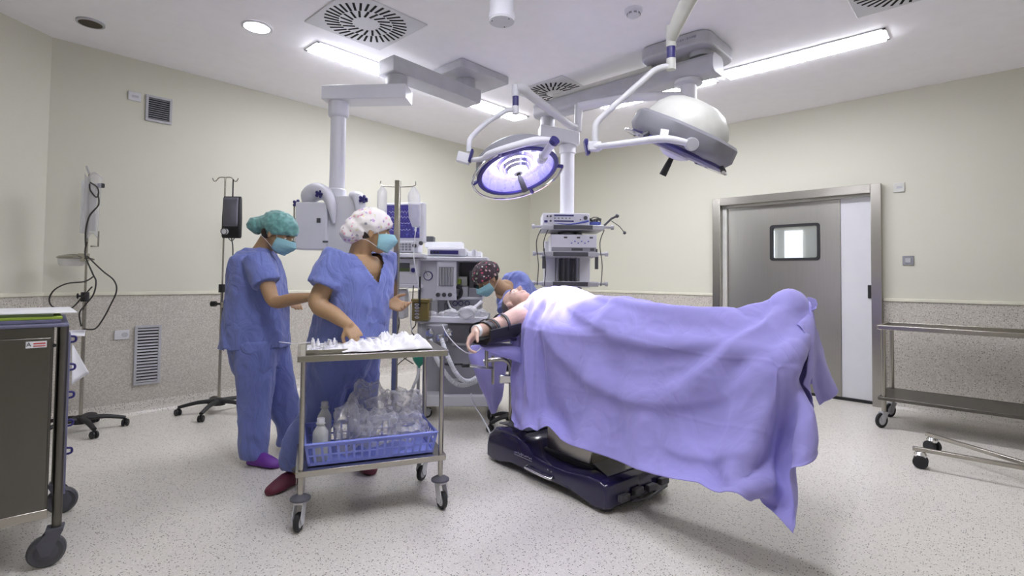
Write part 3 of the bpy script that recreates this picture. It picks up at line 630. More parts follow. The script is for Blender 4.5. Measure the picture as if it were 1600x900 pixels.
# the side of the housing towards the camera
side = V(-cF); side = (side-R2.col[2]*side.dot(R2.col[2])).normalized()
pv = C2+side*.295-R2.col[2]*.0
mb = MB(); mb.cyl(pv, pv+side*.03, .034, n=24); mb.tube([pv+side*.02, pt(1040, 217, d=2.66), pt(990, 222, d=2.74), pt(960, 226, d=2.80), pt(932, 229, d=2.88)], [.016, .020, .018, .017, .016], n=14, smooth=4); obj('yoke', mb, 'white', t)
mb = MB(); mb.cyl(pv+side*.03, pv+side*.038, .030, n=24); obj('pivot_cap', mb, 'lgrey', t)
mb = MB(); q = pt(1038, 208, d=2.655); mb.box(q+V((0, 0, .0)), (.042, .004, .040), Matrix((cR, cF, cU)).transposed() @ rotm(ry=.15)); obj('rating_label', mb, 'paper', h)
mb = MB(); mb.cyl(pt(940, 228, d=2.87), pt(919, 230, d=2.9), .024, n=18); mb.box(pt(928, 229, d=2.89), (.07, .05, .05), Matrix((cR, cF, cU)).transposed()); obj('swivel_box', mb, 'white', t, bevel=.006)
mb = MB(); mb.box(pt(917, 230, d=2.91), (.022, .06, .09), Matrix((cR, cF, cU)).transposed() @ rotm(ry=-.2)); obj('swivel_cover', mb, 'navy_t', t, bevel=.008)
mb = MB(); tubeP(mb, [(930, 222, 2.9), (930, 205, 2.9), (934, 190, 2.9), (960, 165, 2.9), (1000, 130, 2.9), (1020, 112, 2.9), (1035, 105, 2.9), (1047, 104, 2.9)], .0175, n=14, smooth=5); obj('curved_arm', mb, 'white2', t)
mb = MB(); mb.cyl(pt(1048.5, 73, d=2.9), pt(1048.5, 92, d=2.9), .024, n=18); obj('joint_band', mb, 'navy_t', t)
mb = MB(); mb.cyl(pt(1048.5, 92, d=2.9), pt(1048.5, 109, d=2.9), .026, n=18); obj('joint', mb, 'cream_pl', t); mb = MB(); mb.cyl(pt(1048.5, 73, d=2.9), pt(1049, 40, d=2.89), .027, n=18); obj('joint', mb, 'cream_pl', t)
mb = MB(); e0 = pt(1049, 60, d=2.89); e1 = pt(1062, 28, d=2.80); e2 = pt(1086, -18, d=2.66); e3 = V((2.35, .93, 2.74)); mb.tube([e0, e1, e2, e3], [.030, .040, .042, .045], n=16, smooth=4); obj('spring_arm', mb, 'cream_pl', t)
mb = MB(); mb.cyl(e3-V((0, 0, .06)), V((e3.x, e3.y, HC)), .045, n=24); mb.lathe([(.12, HC), (.12, HC-.03), (.05, HC-.05)], (e3.x, e3.y, 0)); obj('ceiling_tube', mb, 'white2', t)
# the beam of the lit lamp
ld = bpy.data.lights.new('lamp_beam', 'SPOT'); ld.energy = 135; ld.color = (.95, .93, 1); ld.spot_size = math.radians(42); ld.spot_blend = .6; ld.shadow_soft_size = .16
lo = bpy.data.objects.new('lamp_beam', ld); COL.objects.link(lo); 
zz = (V((2.72, 2.05, 1.05))-(C1+R1 @ V((0, 0, .24)))).normalized(); lm = basis(-zz).to_4x4(); lm.translation = C1+R1 @ V((0, 0, .24)); lo.matrix_world = lm
# ---------------------------------------------------------------- castors and trolleys
def castor(parent, c, r=.05, rz=0, top=.13, wheel='black', body='lgrey', bumper=True, width=.026):
    """swivel castor standing on the floor at c, its post starting at height top"""
    c = V((c[0], c[1], 0)); Rz = rotm(rz=rz); off = Rz @ V((r*.45, 0, 0)); w = c+off+V((0, 0, r)); ax = Rz @ V((0, 1, 0))
    mb = MB(); mb.lathe([(.002, -width/2), (r*.45, -width/2), (r*.62, -width*.4), (r*.62, width*.4), (r*.45, width/2), (.002, width/2)], w, ax, n=20)
    hub = mb
    mb = MB(); mb.lathe([(r*.62, -width*.42), (r*.86, -width*.5), (r, -width*.25), (r, width*.25), (r*.86, width*.5), (r*.62, width*.42)], w, ax, n=28, caps=False); o = obj('castor_wheel', mb, wheel, parent)
    obj('wheel_hub', hub, body, o)
    mb = MB()
    for s in (-1, 1):
        q = [w+ax*s*(width*.72)+Rz @ V((x, 0, z)) for x, z in ((-.012, -.012), (.012, -.012), (.03, r*.6), (-r*.45+.025, top-r-.02), (-r*.45-.025, top-r-.02))]
        q2 = [p+ax*s*.003 for p in q]; mb.rings([q, q2])
    mb.box(c+V((0, 0, top-.02))+off*.15, (.055, width*1.55+.004, .012), Rz); mb.cyl(c+V((0, 0, top-.02)), c+V((0, 0, top)), .014, n=14); obj('castor_fork', mb, body, parent)
    if bumper:
        mb = MB(); mb.lathe([(.012, top+.012), (.030, top+.006), (.046, top-.004), (.046, top-.012), (.012, top-.012)], c, n=26); obj('castor_bumper', mb, 'rubbergrey', parent)
# instrument trolley in front of the nurses
def quad(a, b, c_, d, z): return [V((p.x, p.y, z)) for p in (a, b, c_, d)]
TA, TB = V((1.118, 2.386, 0)), V((1.722, 2.105, 0)); tx = (TB-TA).normalized(); ty = V((-tx.y, tx.x, 0)); TW = (TB-TA).length; TD = .40
TRZ = math.atan2(tx.y, tx.x); Rtr = rotm(rz=TRZ)
def tr(x, y, z): return TA+tx*x+ty*y+V((0, 0, z))
t = thing('instrument_trolley', 'two-shelf steel trolley in front of the nurses with a blue basket on its lower shelf', 'trolley', tr(TW/2, TD/2, 0), TRZ)
for x in (0, TW):
    for y in (0, TD):
        mb = MB(); mb.cyl(tr(x, y, .15), tr(x, y, .785), .0125, n=18); obj('leg', mb, 'steel', t)
        castor(t, tr(x, y, 0), .043, TRZ+{(0, 0): -1.9, (TW, 0): -1.3, (0, TD): -1.6, (TW, TD): -2.3}[(x, y)], .15, body='white2')
def tray_shelf(z, e, rim, name, mat='steel'):
    mb = MB(); mb.box(tr(TW/2, TD/2, z), (TW+2*e, TD+2*e, .006), Rtr)
    for cx, cy, sx, sy in ((TW/2, -e, TW+2*e, .012), (TW/2, TD+e, TW+2*e, .012), (-e, TD/2, .012, TD+2*e), (TW+e, TD/2, .012, TD+2*e)):
        mb.box(tr(cx, cy, z-rim/2+.004), (sx, sy, rim), Rtr)
    return obj(name, mb, mat, t, bevel=.002)
tray_shelf(.803, .022, .030, 'top_shelf'); tray_shelf(.268, .018, .028, 'lower_shelf')
# blue basket with bottles and clear bags
BX0, BX1, BY0, BY1, BZ = .03, TW-.035, .03, TD-.03, .276
t = thing('plastic_basket', 'blue slotted plastic basket on the lower shelf of the steel trolley', 'basket', tr(TW/2, TD/2, BZ), TRZ)
BH = .105; fl = .018
def bpnt(u, v, h): k = fl*h/BH; return tr(BX0+(BX1-BX0)*u+(u*2-1)*k, BY0+(BY1-BY0)*v+(v*2-1)*k, BZ+h)
mb = MB(); mb.add([bpnt(0, 0, 0), bpnt(1, 0, 0), bpnt(1, 1, 0), bpnt(0, 1, 0), bpnt(0, 0, .004), bpnt(1, 0, .004), bpnt(1, 1, .004), bpnt(0, 1, .004)], [(0, 3, 2, 1), (4, 5, 6, 7), (0, 1, 5, 4), (1, 2, 6, 5), (2, 3, 7, 6), (3, 0, 4, 7)]); obj('bottom', mb, 'basket', t)
def bside(u0, v0, u1, v1, n):
    mb = MB(); A = lambda f, h: bpnt(u0+(u1-u0)*f, v0+(v1-v0)*f, h); B_ = (A(1, 0)-A(0, 0)).normalized(); nrm = V((B_.y, -B_.x, 0))*.003
    def slab(f0, f1, h0, h1):
        q = [A(f0, h0), A(f1, h0), A(f1, h1), A(f0, h1)]; mb.rings([q, [p+nrm for p in q]])
    slab(0, 1, 0, .014); slab(0, 1, .045, .053); slab(0, 1, .088, .105)
    for k in range(n+1): w_ = .011/((A(1, 0)-A(0, 0)).length); f = min(max(k/n, w_/2), 1-w_/2); slab(f-w_/2, f+w_/2, 0, .1)
    return obj('side', mb, 'basket', t, smooth=False)
bside(0, 0, 1, 0, 17); bside(0, 1, 1, 1, 17); bside(0, 0, 0, 1, 9); bside(1, 0, 1, 1, 9)
mb = MB(); mb.tube([bpnt(0, 0, .107), bpnt(1, 0, .107), bpnt(1, 1, .107), bpnt(0, 1, .107), bpnt(0, 0, .107)], .0095, n=8, flat=.55); obj('rim', mb, 'basket', t)
def bottle(c, r, h, label, cap='white', mat='bottle', full=.8):
    o = thing('bottle', label, 'bottle', c); mb = MB()
    mb.lathe([(.002, 0), (r*.9, 0), (r, .006), (r, h*.62), (r*.96, h*.68), (r*.55, h*.80), (r*.42, h*.84), (r*.42, h*.9)], c, n=26); obj('body', mb, mat, o)
    mb = MB(); mb.lathe([(r*.50, h*.885), (r*.50, h*.985), (r*.44, h), (.002, h)], c, n=22); obj('cap', mb, cap, o)
    mb = MB(); mb.lathe([(r*.62, h*.86), (r*.62, h*.875), (r*.45, h*.885)], c, n=22); obj('neck_ring', mb, mat, o)
bottle(tr(.085, .085, BZ+.005), .037, .205, 'clear squat bottle standing in the front left corner of the blue basket')
bottle(tr(.11, .30, BZ+.005), .036, .235, 'frosted bottle standing behind the front bottle in the blue basket', cap='lgrey')
def crumple(c, size, seed, amp=.35, n=22, m=14, R=None, sharp=2.0):
    R = R or Matrix.Identity(3); rg = []; c = V(c)
    for k in range(m+1):
        a = PI*k/m; q = max(math.sin(a), .03); row = []
        for i in range(n):
            b = 2*PI*i/n; d = V((q*math.cos(b), q*math.sin(b), -math.cos(a)))
            nz = noise.noise(d*sharp+V((seed, 0, 0)))+.5*noise.noise(d*sharp*2.3+V((0, seed, 0)))+.35*abs(noise.noise(d*sharp*5+V((0, 0, seed))))
            f = 1+amp*nz; row.append(c+R @ V((d.x*size[0]*f, d.y*size[1]*f, d.z*size[2]*f)))
        rg.append(row)
    return rg
bags = [((.235, .15, .42), (.085, .10, .12), 1, 'tall clear plastic bag bulging beside the bottles in the basket'), ((.33, .28, .47), (.10, .08, .13), 5, 'clear bag rising to a peak at the back of the basket'),
        ((.38, .12, .40), (.11, .09, .085), 9, 'clear bag folded over the front middle rim of the basket'), ((.52, .15, .40), (.085, .10, .07), 13, 'clear bag lying at the front right of the basket'),
        ((.52, .27, .46), (.10, .08, .10), 17, 'clear bag piled at the back right of the basket'), ((.42, .22, .49), (.09, .08, .06), 22, 'small clear bag on top of the pile in the basket')]
for c_, s_, sd, lb in bags:
    mb = MB(); c = tr(*c_); mb.rings(crumple(c, s_, sd, .42, 36, 24, Rtr, 1.7)); tag(obj('plastic_bag', mb, 'bag', loc=c, smooth=True), lb, 'bag', 'clear plastic bags in the blue basket')
# things on the trolley top
ZT = .807
t = thing('kidney_tray', 'shallow steel instrument tray full of white ampoules at the left end of the trolley top', 'tray', tr(.10, .20, ZT), TRZ)
def openbox(mb, c, sx, sy, h, R, th=.004):
    mb.box(c+V((0, 0, th/2)), (sx, sy, th), R)
    for dx, dy, w1, w2 in ((0, -sy/2, sx, th), (0, sy/2, sx, th), (-sx/2, 0, th, sy), (sx/2, 0, th, sy)): mb.box(c+R @ V((dx, dy, h/2)), (w1, w2, h), R)
mb = MB(); openbox(mb, tr(.105, .17, ZT), .19, .27, .018, Rtr); obj('tray_body', mb, 'steel', t, bevel=.001)
mb = MB(); mb.box(tr(.105, .17, ZT+.008), (.18, .26, .006), Rtr); obj('liner', mb, 'gauze', t)
for k in range(16):
    r_ = random.random; c = tr(.035+.14*r_(), .06+.22*r_(), ZT+.013+.006); a = r_()*3; d = Rtr @ V((math.cos(a), math.sin(a), 0))
    if k % 4 == 0:
        mb = MB(); mb.cyl(c-d*.03, c+d*.03, .006, n=10); mb.cyl(c+d*.03, c+d*.055, .0015, n=6); mb.cyl(c-d*.03, c-d*.045, .008, n=10); tag(obj('syringe', mb, 'clear', loc=c), 'small syringe lying among the ampoules in the steel tray', 'syringe', 'syringes in the steel tray')
    else:
        mb = MB(); mb.cyl(c, c+V((0, 0, .022)), .008, n=12); mb.cyl(c+V((0, 0, .022)), c+V((0, 0, .034)), .0045, n=10); tag(obj('ampoule', mb, 'gauze' if k % 3 else 'clear', loc=c), 'small white ampoule standing in the steel instrument tray', 'ampoule', 'ampoules in the steel tray')
def cloth_heap(c, sx, sy, h, seed, name, label, cat, mat='gauze', n=34, R=None, ridge=1.0):
    R = R or Rtr; P = []
    for i in range(n):
        row = []
        for j in range(n):
            u = i/(n-1)*2-1; v = j/(n-1)*2-1; e = max(0, 1-max(abs(u), abs(v))**3); k = noise.noise(V((u*1.7*ridge, v*1.7, seed)))
            k2 = noise.noise(V((u*4.2+v*2, v*4.2, seed+5))); k3 = 1-abs(noise.noise(V((u*2.6+v*1.5, v*2.6-u, seed+9))))*2
            z = e*h*max(.06, .45+.55*k+.28*k2+.25*k3); wob = 1+.18*noise.noise(V((u*1.5, v*1.5, seed+30)))
            row.append(c+R @ V((u*sx*wob, v*sy*wob, z)))
        P.append(row)
    mb = MB(); mb.grid(P); o = obj(name, mb, mat, loc=c, smooth=(seed % 2 == 0)); solid(o, .002); tag(o, label, cat); return o
cloth_heap(tr(.27, .14, ZT+.004), .095, .125, .055, 3, 'paper_wrap', 'crumpled white wrapping paper in the middle of the trolley top', 'paper', ridge=2)
cloth_heap(tr(.37, .19, ZT+.004), .075, .16, .05, 8, 'paper_wrap', 'pleated white wrapping beside the crumpled gauze heap on the trolley', 'paper')
cloth_heap(tr(.515, .17, ZT+.004), .105, .15, .085, 12, 'gauze_heap', 'large heap of crumpled white gauze at the right end of the trolley top', 'gauze')
cloth_heap(tr(.43, .27, ZT+.004), .065, .08, .085, 15, 'gauze_heap', 'white gauze with a faint pink print behind the pleated wrapping', 'gauze')
mb = MB(); mb.tube([tr(.03, .25, ZT+.03), tr(-.05, .30, ZT+.02), tr(-.12, .33, ZT+.028)], .004, n=6, flat=.4); tag(obj('paper_strip', mb, 'paper', loc=tr(.03, .25, ZT)), 'white paper strip sticking out over the left end of the trolley', 'paper')
t = thing('scissors', 'blue handled scissors lying on the crumpled wrapping by the nurse hand', 'scissors', tr(.33, .2, ZT+.05), 0)
mb = MB(); mb.tube([tr(.30, .17, ZT+.055), tr(.37, .14, ZT+.058)], .003, n=6); obj('blades', mb, 'chrome', t)
mb = MB(); mb.ring_tube(tr(.285, .185, ZT+.058), .013, .003, (0, 0.2, 1), n=16, m=6); obj('handle', mb, 'blue_t', t)
mb = MB(); mb.ring_tube(tr(.285, .158, ZT+.058), .013, .003, (0, 0.2, 1), n=16, m=6); obj('handle', mb, 'blue_t', t)

# ---------------------------------------------------------------- big steel cabinet trolley, left
K0 = V((.298, 2.79, 0)); kx = V((math.cos(-.087), math.sin(-.087), 0)); ky = V((-kx.y, kx.x, 0)); Rk = rotm(rz=-.087)
KW, KD, KZ0, KZ1 = .62, .60, .20, .962
def kk(x, y, z): return K0-kx*x+ky*y+V((0, 0, z))
t = thing('cabinet_trolley', 'tall dull steel cabinet trolley on grey castors cut off by the left edge', 'cabinet', kk(KW/2, KD/2, 0), -.087)
mb = MB(); mb.box(kk(KW/2+.01, KD/2, (KZ0+KZ1)/2), (KW-.04, KD-.02, KZ1-KZ0), Rk); obj('body', mb, 'steel_dark', t, bevel=.004)
mb = MB(); mb.box(kk(KW/2+.01, -.004+.005, (KZ0+KZ1)/2-.012), (KW-.055, .012, KZ1-KZ0-.06), Rk); pn = obj('side_panel', mb, 'steel_dark', t, bevel=.003)
mb = MB(); mb.box(kk(KW/2+.01, .0, KZ0+.018), (KW-.04, .02, .036), Rk); obj('bottom_rail', mb, 'steel', t, bevel=.002)
for x, y in ((0, .015), (0, KD), (KW, .015), (KW, KD)):
    mb = MB(); mb.cyl(kk(x, y, .15), kk(x, y, KZ1+.0), .016, n=18); obj('post', mb, 'steel_dark', t)
    castor(t, kk(x, y, 0), .062, {(0, .015): PI-.2, (0, KD): -.2, (KW, .015): PI, (KW, KD): .5}[(x, y)], .165, wheel='dgrey', body='rubbergrey', bumper=False, width=.04)
mb = MB(); mb.box(kk(KW/2, KD/2, KZ1+.006), (KW+.03, KD+.03, .014), Rk); obj('top', mb, 'blue_folder', t, bevel=.004)
mb = MB(); mb.box(kk(-.018, KD/2-.02, .60), (.01, KD-.10, .66), Rk); fr = obj('front_edge', mb, 'blue_folder', t, bevel=.003)
for k in range(5):
    mb = MB(); z = .90-.118*k; mb.tube([kk(-.022, .10, z+.012), kk(-.040, .10, z+.008), kk(-.040, .10, z-.010), kk(-.022, .10, z-.014)], .0045, n=8, smooth=3); obj('drawer_pull', mb, 'navy_t', t)
mb = MB(); mb.cyl(kk(.028, -.006, .888), kk(.028, -.012, .888), .007, n=14); obj('lock', mb, 'black', t)
mb = MB(); mb.box(kk(.082, -.0065, .895), (.062, .002, .026), Rk, 0)
Rs = Matrix((kx, V((0, 0, 1)), -ky)).transposed()
q = text_mb('A', .022, kk(.104, -.009, .896), Rs); sk = obj('warning_sticker', mb, 'paper', pn); obj('sticker_letter', q, 'dgrey', pn)
for z, h in ((.899, .005), (.889, .0035)):
    mb = MB(); mb.box(kk(.073, -.008, z), (.036, .001, h), Rk); obj('sticker_line', mb, 'red', pn)
def slab(name, label, cat, c, size, mat, rz=0, th=0):
    mb = MB(); mb.box(c, size, Rk @ rotm(rz=rz)); return tag(obj(name, mb, mat, loc=c-V((0, 0, size[2]/2)), bevel=.0015), label, cat)
z = KZ1+.014
slab('folder', 'slate blue folder lowest in the pile on the steel cabinet', 'folder', kk(.31, .24, z+.007), (.60, .44, .013), 'blue_folder')
slab('folder', 'bright lime green folder in the middle of the pile on the steel cabinet', 'folder', kk(.30, .25, z+.020), (.58, .44, .011), 'lime', .02)
slab('folder', 'dark olive folder under the white papers on the steel cabinet', 'folder', kk(.33, .26, z+.031), (.60, .44, .010), 'olive', -.02)
slab('paper_pad', 'white paper sheets on top of the folders on the steel cabinet', 'paper', kk(.28, .27, z+.039), (.63, .44, .005), 'paper', .03)
mb = MB(); mb.box(kk(.215, -.012, KZ1+.016), (.020, .004, .068), Rk); tag(obj('tape', mb, 'clear', loc=kk(.215, -.012, KZ1-.02)), 'strip of clear tape down the front edge of the cabinet top', 'tape')
def sheet(label, pts, bend):
    a, b, c, d = [V(p) for p in pts]; P = []
    for i in range(9):
        u = i/8; P.append([(a*(1-u)+b*u)*(1-v)+(d*(1-u)+c*u)*v+V((0, 0, 0))+ky*bend*math.sin(PI*v)*u for v in [j/8 for j in range(9)]])
    mb = MB(); mb.grid(P); o = obj('paper_sheet', mb, 'paper', loc=a); solid(o, .001); tag(o, label, 'paper')
sheet('small white sheet sticking out of the top drawer of the steel cabinet', [kk(-.012, .12, .935), kk(-.075, .14, .932), kk(-.072, .14, .905), kk(-.012, .12, .912)], .01)
sheet('white sheet hanging at a slant from the cabinet front beneath the drawer pulls', [kk(-.030, .12, .865), kk(-.034, .125, .70), kk(-.095, .17, .735), kk(-.032, .13, .875)], .015)
# ---------------------------------------------------------------- steel table at the right wall
RA = V((5.16, .72, 0)); rx = V((0, -1, 0)); 
def rt(x, y, z): return RA+V((y, -x, z))
t = thing('steel_table', 'long two-shelf steel table on castors against the wall right of the door', 'table', rt(.75, .25, 0))
TLn, TDp = 1.5, .52
for x in (0.03, TLn-.03):
    for y in (.03, TDp-.03):
        mb = MB(); mb.cyl(rt(x, y, .13), rt(x, y, .80), .0165, n=18); obj('leg', mb, 'steel', t)
        castor(t, rt(x, y, 0), .06, {.03: 2.6}.get(x, 1.2), .14, body='lgrey', bumper=False)
mb = MB(); mb.box(rt(TLn/2, TDp/2, .80), (TDp, TLn, .008)); 
for a in ((TLn/2, 0, .018, TLn), (TLn/2, TDp, .018, TLn), (0, TDp/2, TDp, .018), (TLn, TDp/2, TDp, .018)): mb.box(rt(a[0], a[1], .814), (a[2], a[3], .036))
obj('top_shelf', mb, 'steel', t, bevel=.005)
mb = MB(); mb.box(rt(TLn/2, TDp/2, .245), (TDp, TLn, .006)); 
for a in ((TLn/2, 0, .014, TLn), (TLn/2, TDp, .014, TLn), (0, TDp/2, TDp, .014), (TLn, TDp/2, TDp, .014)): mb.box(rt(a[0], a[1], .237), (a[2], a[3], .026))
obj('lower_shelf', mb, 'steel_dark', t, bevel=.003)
# base of a stand entering from the right edge
t = thing('stand_base', 'low V-shaped steel castor base entering from the right edge', 'stand base', (4.72, -.42, 0))
apex = V((4.86, -.62, .115)); tips = [V((4.25, .40, .115)), V((4.78, .38, .115))]
tips = [pt(1432, 701, z=.115), pt(1452, 679, z=.115)]; apex = pt(1640, 738, z=.115)
for k, tp_ in enumerate(tips):
    ap = apex+V((.0, -.05*k, 0)); d = (tp_-ap).normalized(); mb = MB(); mb.box((tp_+ap)/2, ((tp_-ap).length+.04, .03, .024), Matrix((d, V((-d.y, d.x, 0)), V((0, 0, 1)))).transposed()); obj('base_leg', mb, 'steel', t, bevel=.003)
    q = tp_-d*.02
    for s_ in (-1, 1):
        mb = MB(); ax = V((d.y, -d.x, 0)); mb.cyl(V((q.x, q.y, .04))+ax*.012*s_, V((q.x, q.y, .04))+ax*.034*s_, .04, n=24); obj('castor_wheel', mb, 'black', t)
    mb = MB(); mb.lathe([(.012, .105), (.026, .10), (.034, .085), (.030, .07), (.01, .07)], (q.x, q.y, 0)); obj('castor_cover', mb, 'chrome', t)
mb = MB(); mb.cyl(apex, apex+V((0, 0, .05)), .03); obj('hub', mb, 'steel', t)

# ---------------------------------------------------------------- infusion stands by the left wall
def star_base(t, c, r, rot, mat='black'):
    c = V((c[0], c[1], 0)); mb = MB(); mb.lathe([(.05, .065), (.055, .085), (.045, .115), (.02, .125)], c); obj('base_hub', mb, mat, t)
    for k in range(5):
        a = rot+k*2*PI/5; d = V((math.cos(a), math.sin(a), 0)); mb = MB(); mb.tube([c+d*.03+V((0, 0, .10)), c+d*r*.55+V((0, 0, .095)), c+d*r+V((0, 0, .066))], [.026, .020, .016], n=10, smooth=4, flat=.8); obj('base_leg', mb, mat, t)
        s = V((-d.y, d.x, 0)); e = rot*3+k
        s = V((math.cos(e), math.sin(e), 0))
        for q in (-1, 1):
            mb = MB(); w = c+d*r+V((0, 0, .027)); mb.lathe([(.002, -.009), (.022, -.009), (.027, -.005), (.027, .005), (.022, .009), (.002, .009)], w+s*.013*q, s, n=20); obj('castor_wheel', mb, mat, t)
        mb = MB(); mb.cyl(c+d*r+V((0, 0, .02)), c+d*r+V((0, 0, .06)), .010, n=10); obj('castor_stem', mb, mat, t)
I1 = pt(127, 620, d=3.86); I1.z = 0
t = thing('infusion_stand', 'infusion stand near the left corner carrying a sleeve, a bracket and looping dark cables', 'infusion stand', I1)
star_base(t, I1, .27, -.15)
mb = MB(); mb.cyl(I1+V((0, 0, .1)), I1+V((0, 0, 1.02)), .0125, n=16); obj('outer_pole', mb, 'steel', t)
mb = MB(); mb.cyl(I1+V((0, 0, 1.0)), I1+V((0, 0, 1.93)), .008, n=14); obj('inner_pole', mb, 'steel', t)
mb = MB(); mb.cyl(I1+V((0, 0, .97)), I1+V((0, 0, 1.04)), .026, n=16); mb.tube([I1+V((0, 0, 1.01)), I1-cR*.05+V((0, 0, 1.01))], .007); mb.ell(I1-cR*.055+V((0, 0, 1.01)), (.008, .018, .022), n=10, m=8); obj('height_clamp', mb, 'black', t)
mb = MB(); mb.tube([I1+V((0, 0, 1.93)), I1+V((0, 0, 1.95))-cR*.01, I1+V((0, 0, 1.99))-cR*.025, I1+V((0, 0, 1.96))-cR*.015], .008, n=8); obj('top_hook', mb, 'chrome', t)
c = I1+cR*.045+V((0, 0, 1.69)); P = []
for i in range(15):
    v = i/14; P.append([c+cR*(u*.065*(1-.25*v))-cF*(.02+.03*math.cos(u*1.6)*(1-.5*v))+V((0, 0, .23-.46*v+.02*math.sin(u*4))) for u in [k/6-1 for k in range(13)]])
mb = MB(); mb.grid(P); o = obj('clear_sleeve', mb, 'bag', t); solid(o, .003)
mb = MB(); c = I1-cR*.03+V((0, 0, 1.68)); mb.box(c, (.012, .06, .40), Matrix((cR, cF, V((0, 0, 1)))).transposed()); mb.box(c+cR*.05, (.075, .012, .36), Matrix((cR, cF, V((0, 0, 1)))).transposed()); obj('side_plate', mb, 'clear', t, bevel=.003)
mb = MB(); mb.tube([I1+cR*.085+V((0, 0, 1.50)), I1+cR*.085+V((0, 0, 1.385)), I1+cR*.03+V((0, 0, 1.385))], .006, n=8); obj('lower_hook', mb, 'steel', t)
mb = MB(); mb.ell(I1-cR*.11+V((0, 0, 1.30)), (.11, .06, .018), Matrix((cR, cF, V((0, 0, 1)))).transposed(), n=24); mb.tube([I1-cR*.21+V((0, 0, 1.30)), I1-cR*.10+V((0, 0, 1.315)), I1+V((0, 0, 1.31))], .012, n=10, smooth=3); br = obj('bracket', mb, 'steel', t)
mb = MB(); mb.rings([[I1-cR*.11+V((0, 0, z))+cR*(.10*q*math.cos(a))-cF*(.05*q*math.sin(a)) for a in [2*PI*i/24 for i in range(24)]] for q, z in ((1, 1.295), (.95, 1.25), (.8, 1.235), (.1, 1.235))]); obj('clear_cup', mb, 'clear', t)
mb = MB(); mb.box(I1-cR*.02+V((0, 0, 1.30)), (.05, .05, .06), Matrix((cR, cF, V((0, 0, 1)))).transposed()); mb.tube([I1+V((0, 0, 1.30)), I1+cR*.06+V((0, 0, 1.285))], .007, n=8); obj('bracket_clamp', mb, 'steel', t, bevel=.006)
mb = MB(); mb.box(I1+cR*.09+V((0, 0, 1.845)), (.04, .03, .035), Matrix((cR, cF, V((0, 0, 1)))).transposed()); obj('cable_clip', mb, 'black', t, bevel=.006)
mb = MB()
def dz(px, py): return pt(px, py, d=3.92)-V((0,0,0))
pd = 3.86
for path in ([(141, 285), (152, 293), (154, 303), (150, 308), (141, 297), (140, 287)], [(153, 303), (154, 320), (140, 337), (134, 360), (134, 385), (136, 378), (133, 398), (145, 428), (150, 440), (146, 460), (132, 478), (124, 490), (127, 510)], [(136, 400), (160, 423), (178, 438), (182, 455), (172, 478), (160, 500), (148, 514), (131, 514)],
             [(146, 432), (132, 440), (105, 443), (85, 453), (77, 468), (84, 480), (110, 482), (128, 465), (144, 448)]):
    mb = MB(); mb.tube([pt(x, y, d=pd) for x, y in path], .0052, n=8, smooth=5); obj('cable', mb, 'cable', t)
I2 = pt(342, 630, d=4.45); I2.z = 0
t = thing('infusion_stand', 'infusion stand behind the nurse in the green cap, holding a black pressure bag', 'infusion stand', I2)
star_base(t, I2, .30, -2.3)
mb = MB(); mb.cyl(I2+V((0, 0, .1)), I2+V((0, 0, 1.10)), .0125, n=16); obj('outer_pole', mb, 'steel', t)
mb = MB(); mb.cyl(I2+V((0, 0, 1.08)), I2+V((0, 0, 2.03)), .0075, n=14); obj('inner_pole', mb, 'steel', t)
mb = MB(); mb.cyl(I2+V((0, 0, 1.03)), I2+V((0, 0, 1.10)), .028, n=16); obj('height_clamp', mb, 'black', t)
for s in (-1, 1):
    mb = MB(); mb.tube([I2+V((0, 0, 2.03)), I2+cR*.05*s+V((0, 0, 2.03)), I2+cR*.08*s+V((0, 0, 2.0)), I2+cR*.10*s+V((0, 0, 2.0)), I2+cR*.112*s+V((0, 0, 2.025))], .0045, n=8, smooth=3); obj('hook', mb, 'steel', t)
mb = MB(); mb.box(I2+cR*.05+V((0, 0, .92)), (.09, .06, .05), Matrix((cR, cF, V((0, 0, 1)))).transposed()); mb.box(I2+cR*.085+V((0, 0, .86)), (.06, .05, .10), Matrix((cR, cF, V((0, 0, 1)))).transposed()); obj('pump_clamp', mb, 'steel', t, bevel=.01)
mb = MB(); mb.tube([I2+V((0, 0, .93)), I2-cR*.055+V((0, 0, .93))], .010); mb.cyl(I2-cR*.05+V((0, 0, .93)), I2-cR*.09+V((0, 0, .93)), .024, n=14); obj('clamp_knob', mb, 'black', t)
Rc = Matrix((cR, cF, V((0, 0, 1)))).transposed()
b0 = I2+cR*.085-cF*.03
t = thing('pressure_bag', 'black pressure infuser bag with a dial hanging from the infusion stand', 'pressure bag', b0+V((0, 0, 1.50)))
mb = MB(); mb.tube([b0+V((0, 0, 2.01)), b0+V((0, 0, 1.85))], .010, n=8, flat=.5); obj('hanging_strap', mb, 'black', t)
mb = MB(); mb.rings([[b0+cR*(x*1.0)+cF*y*k+V((0, 0, z)) for x, y in rrect(w_, .05, .02)] for w_, z, k in ((.155, 1.50, .5), (.165, 1.515, .9), (.165, 1.68, 1), (.155, 1.84, .8), (.15, 1.86, .3))]); obj('bladder', mb, 'black', t)
mb = MB(); P = [[b0-cF*(.026+.02*math.sin(PI*j/8)*math.sin(PI*(i+.5)/9))+cR*((j/8-.5)*.125*(1-.25*(1-i/9)*0))+V((0, 0, 1.60+.25*i/9)) for j in range(9)] for i in range(10)]; mb.grid(P); o = obj('mesh_window', mb, plain('grey_mesh', (.13, .13, .16), .35, bmp=.4, bscale=200), t); solid(o, .004)
mb = MB(); mb.cyl(b0-cR*.04-cF*.024+V((0, 0, 1.555)), b0-cR*.04-cF*.05+V((0, 0, 1.555)), .026, n=20); g = obj('dial', mb, 'paper', t)
mb = MB(); mb.ring_tube(b0-cR*.04-cF*.05+V((0, 0, 1.555)), .026, .004, cF, n=24); obj('dial_rim', mb, 'dgrey', t)
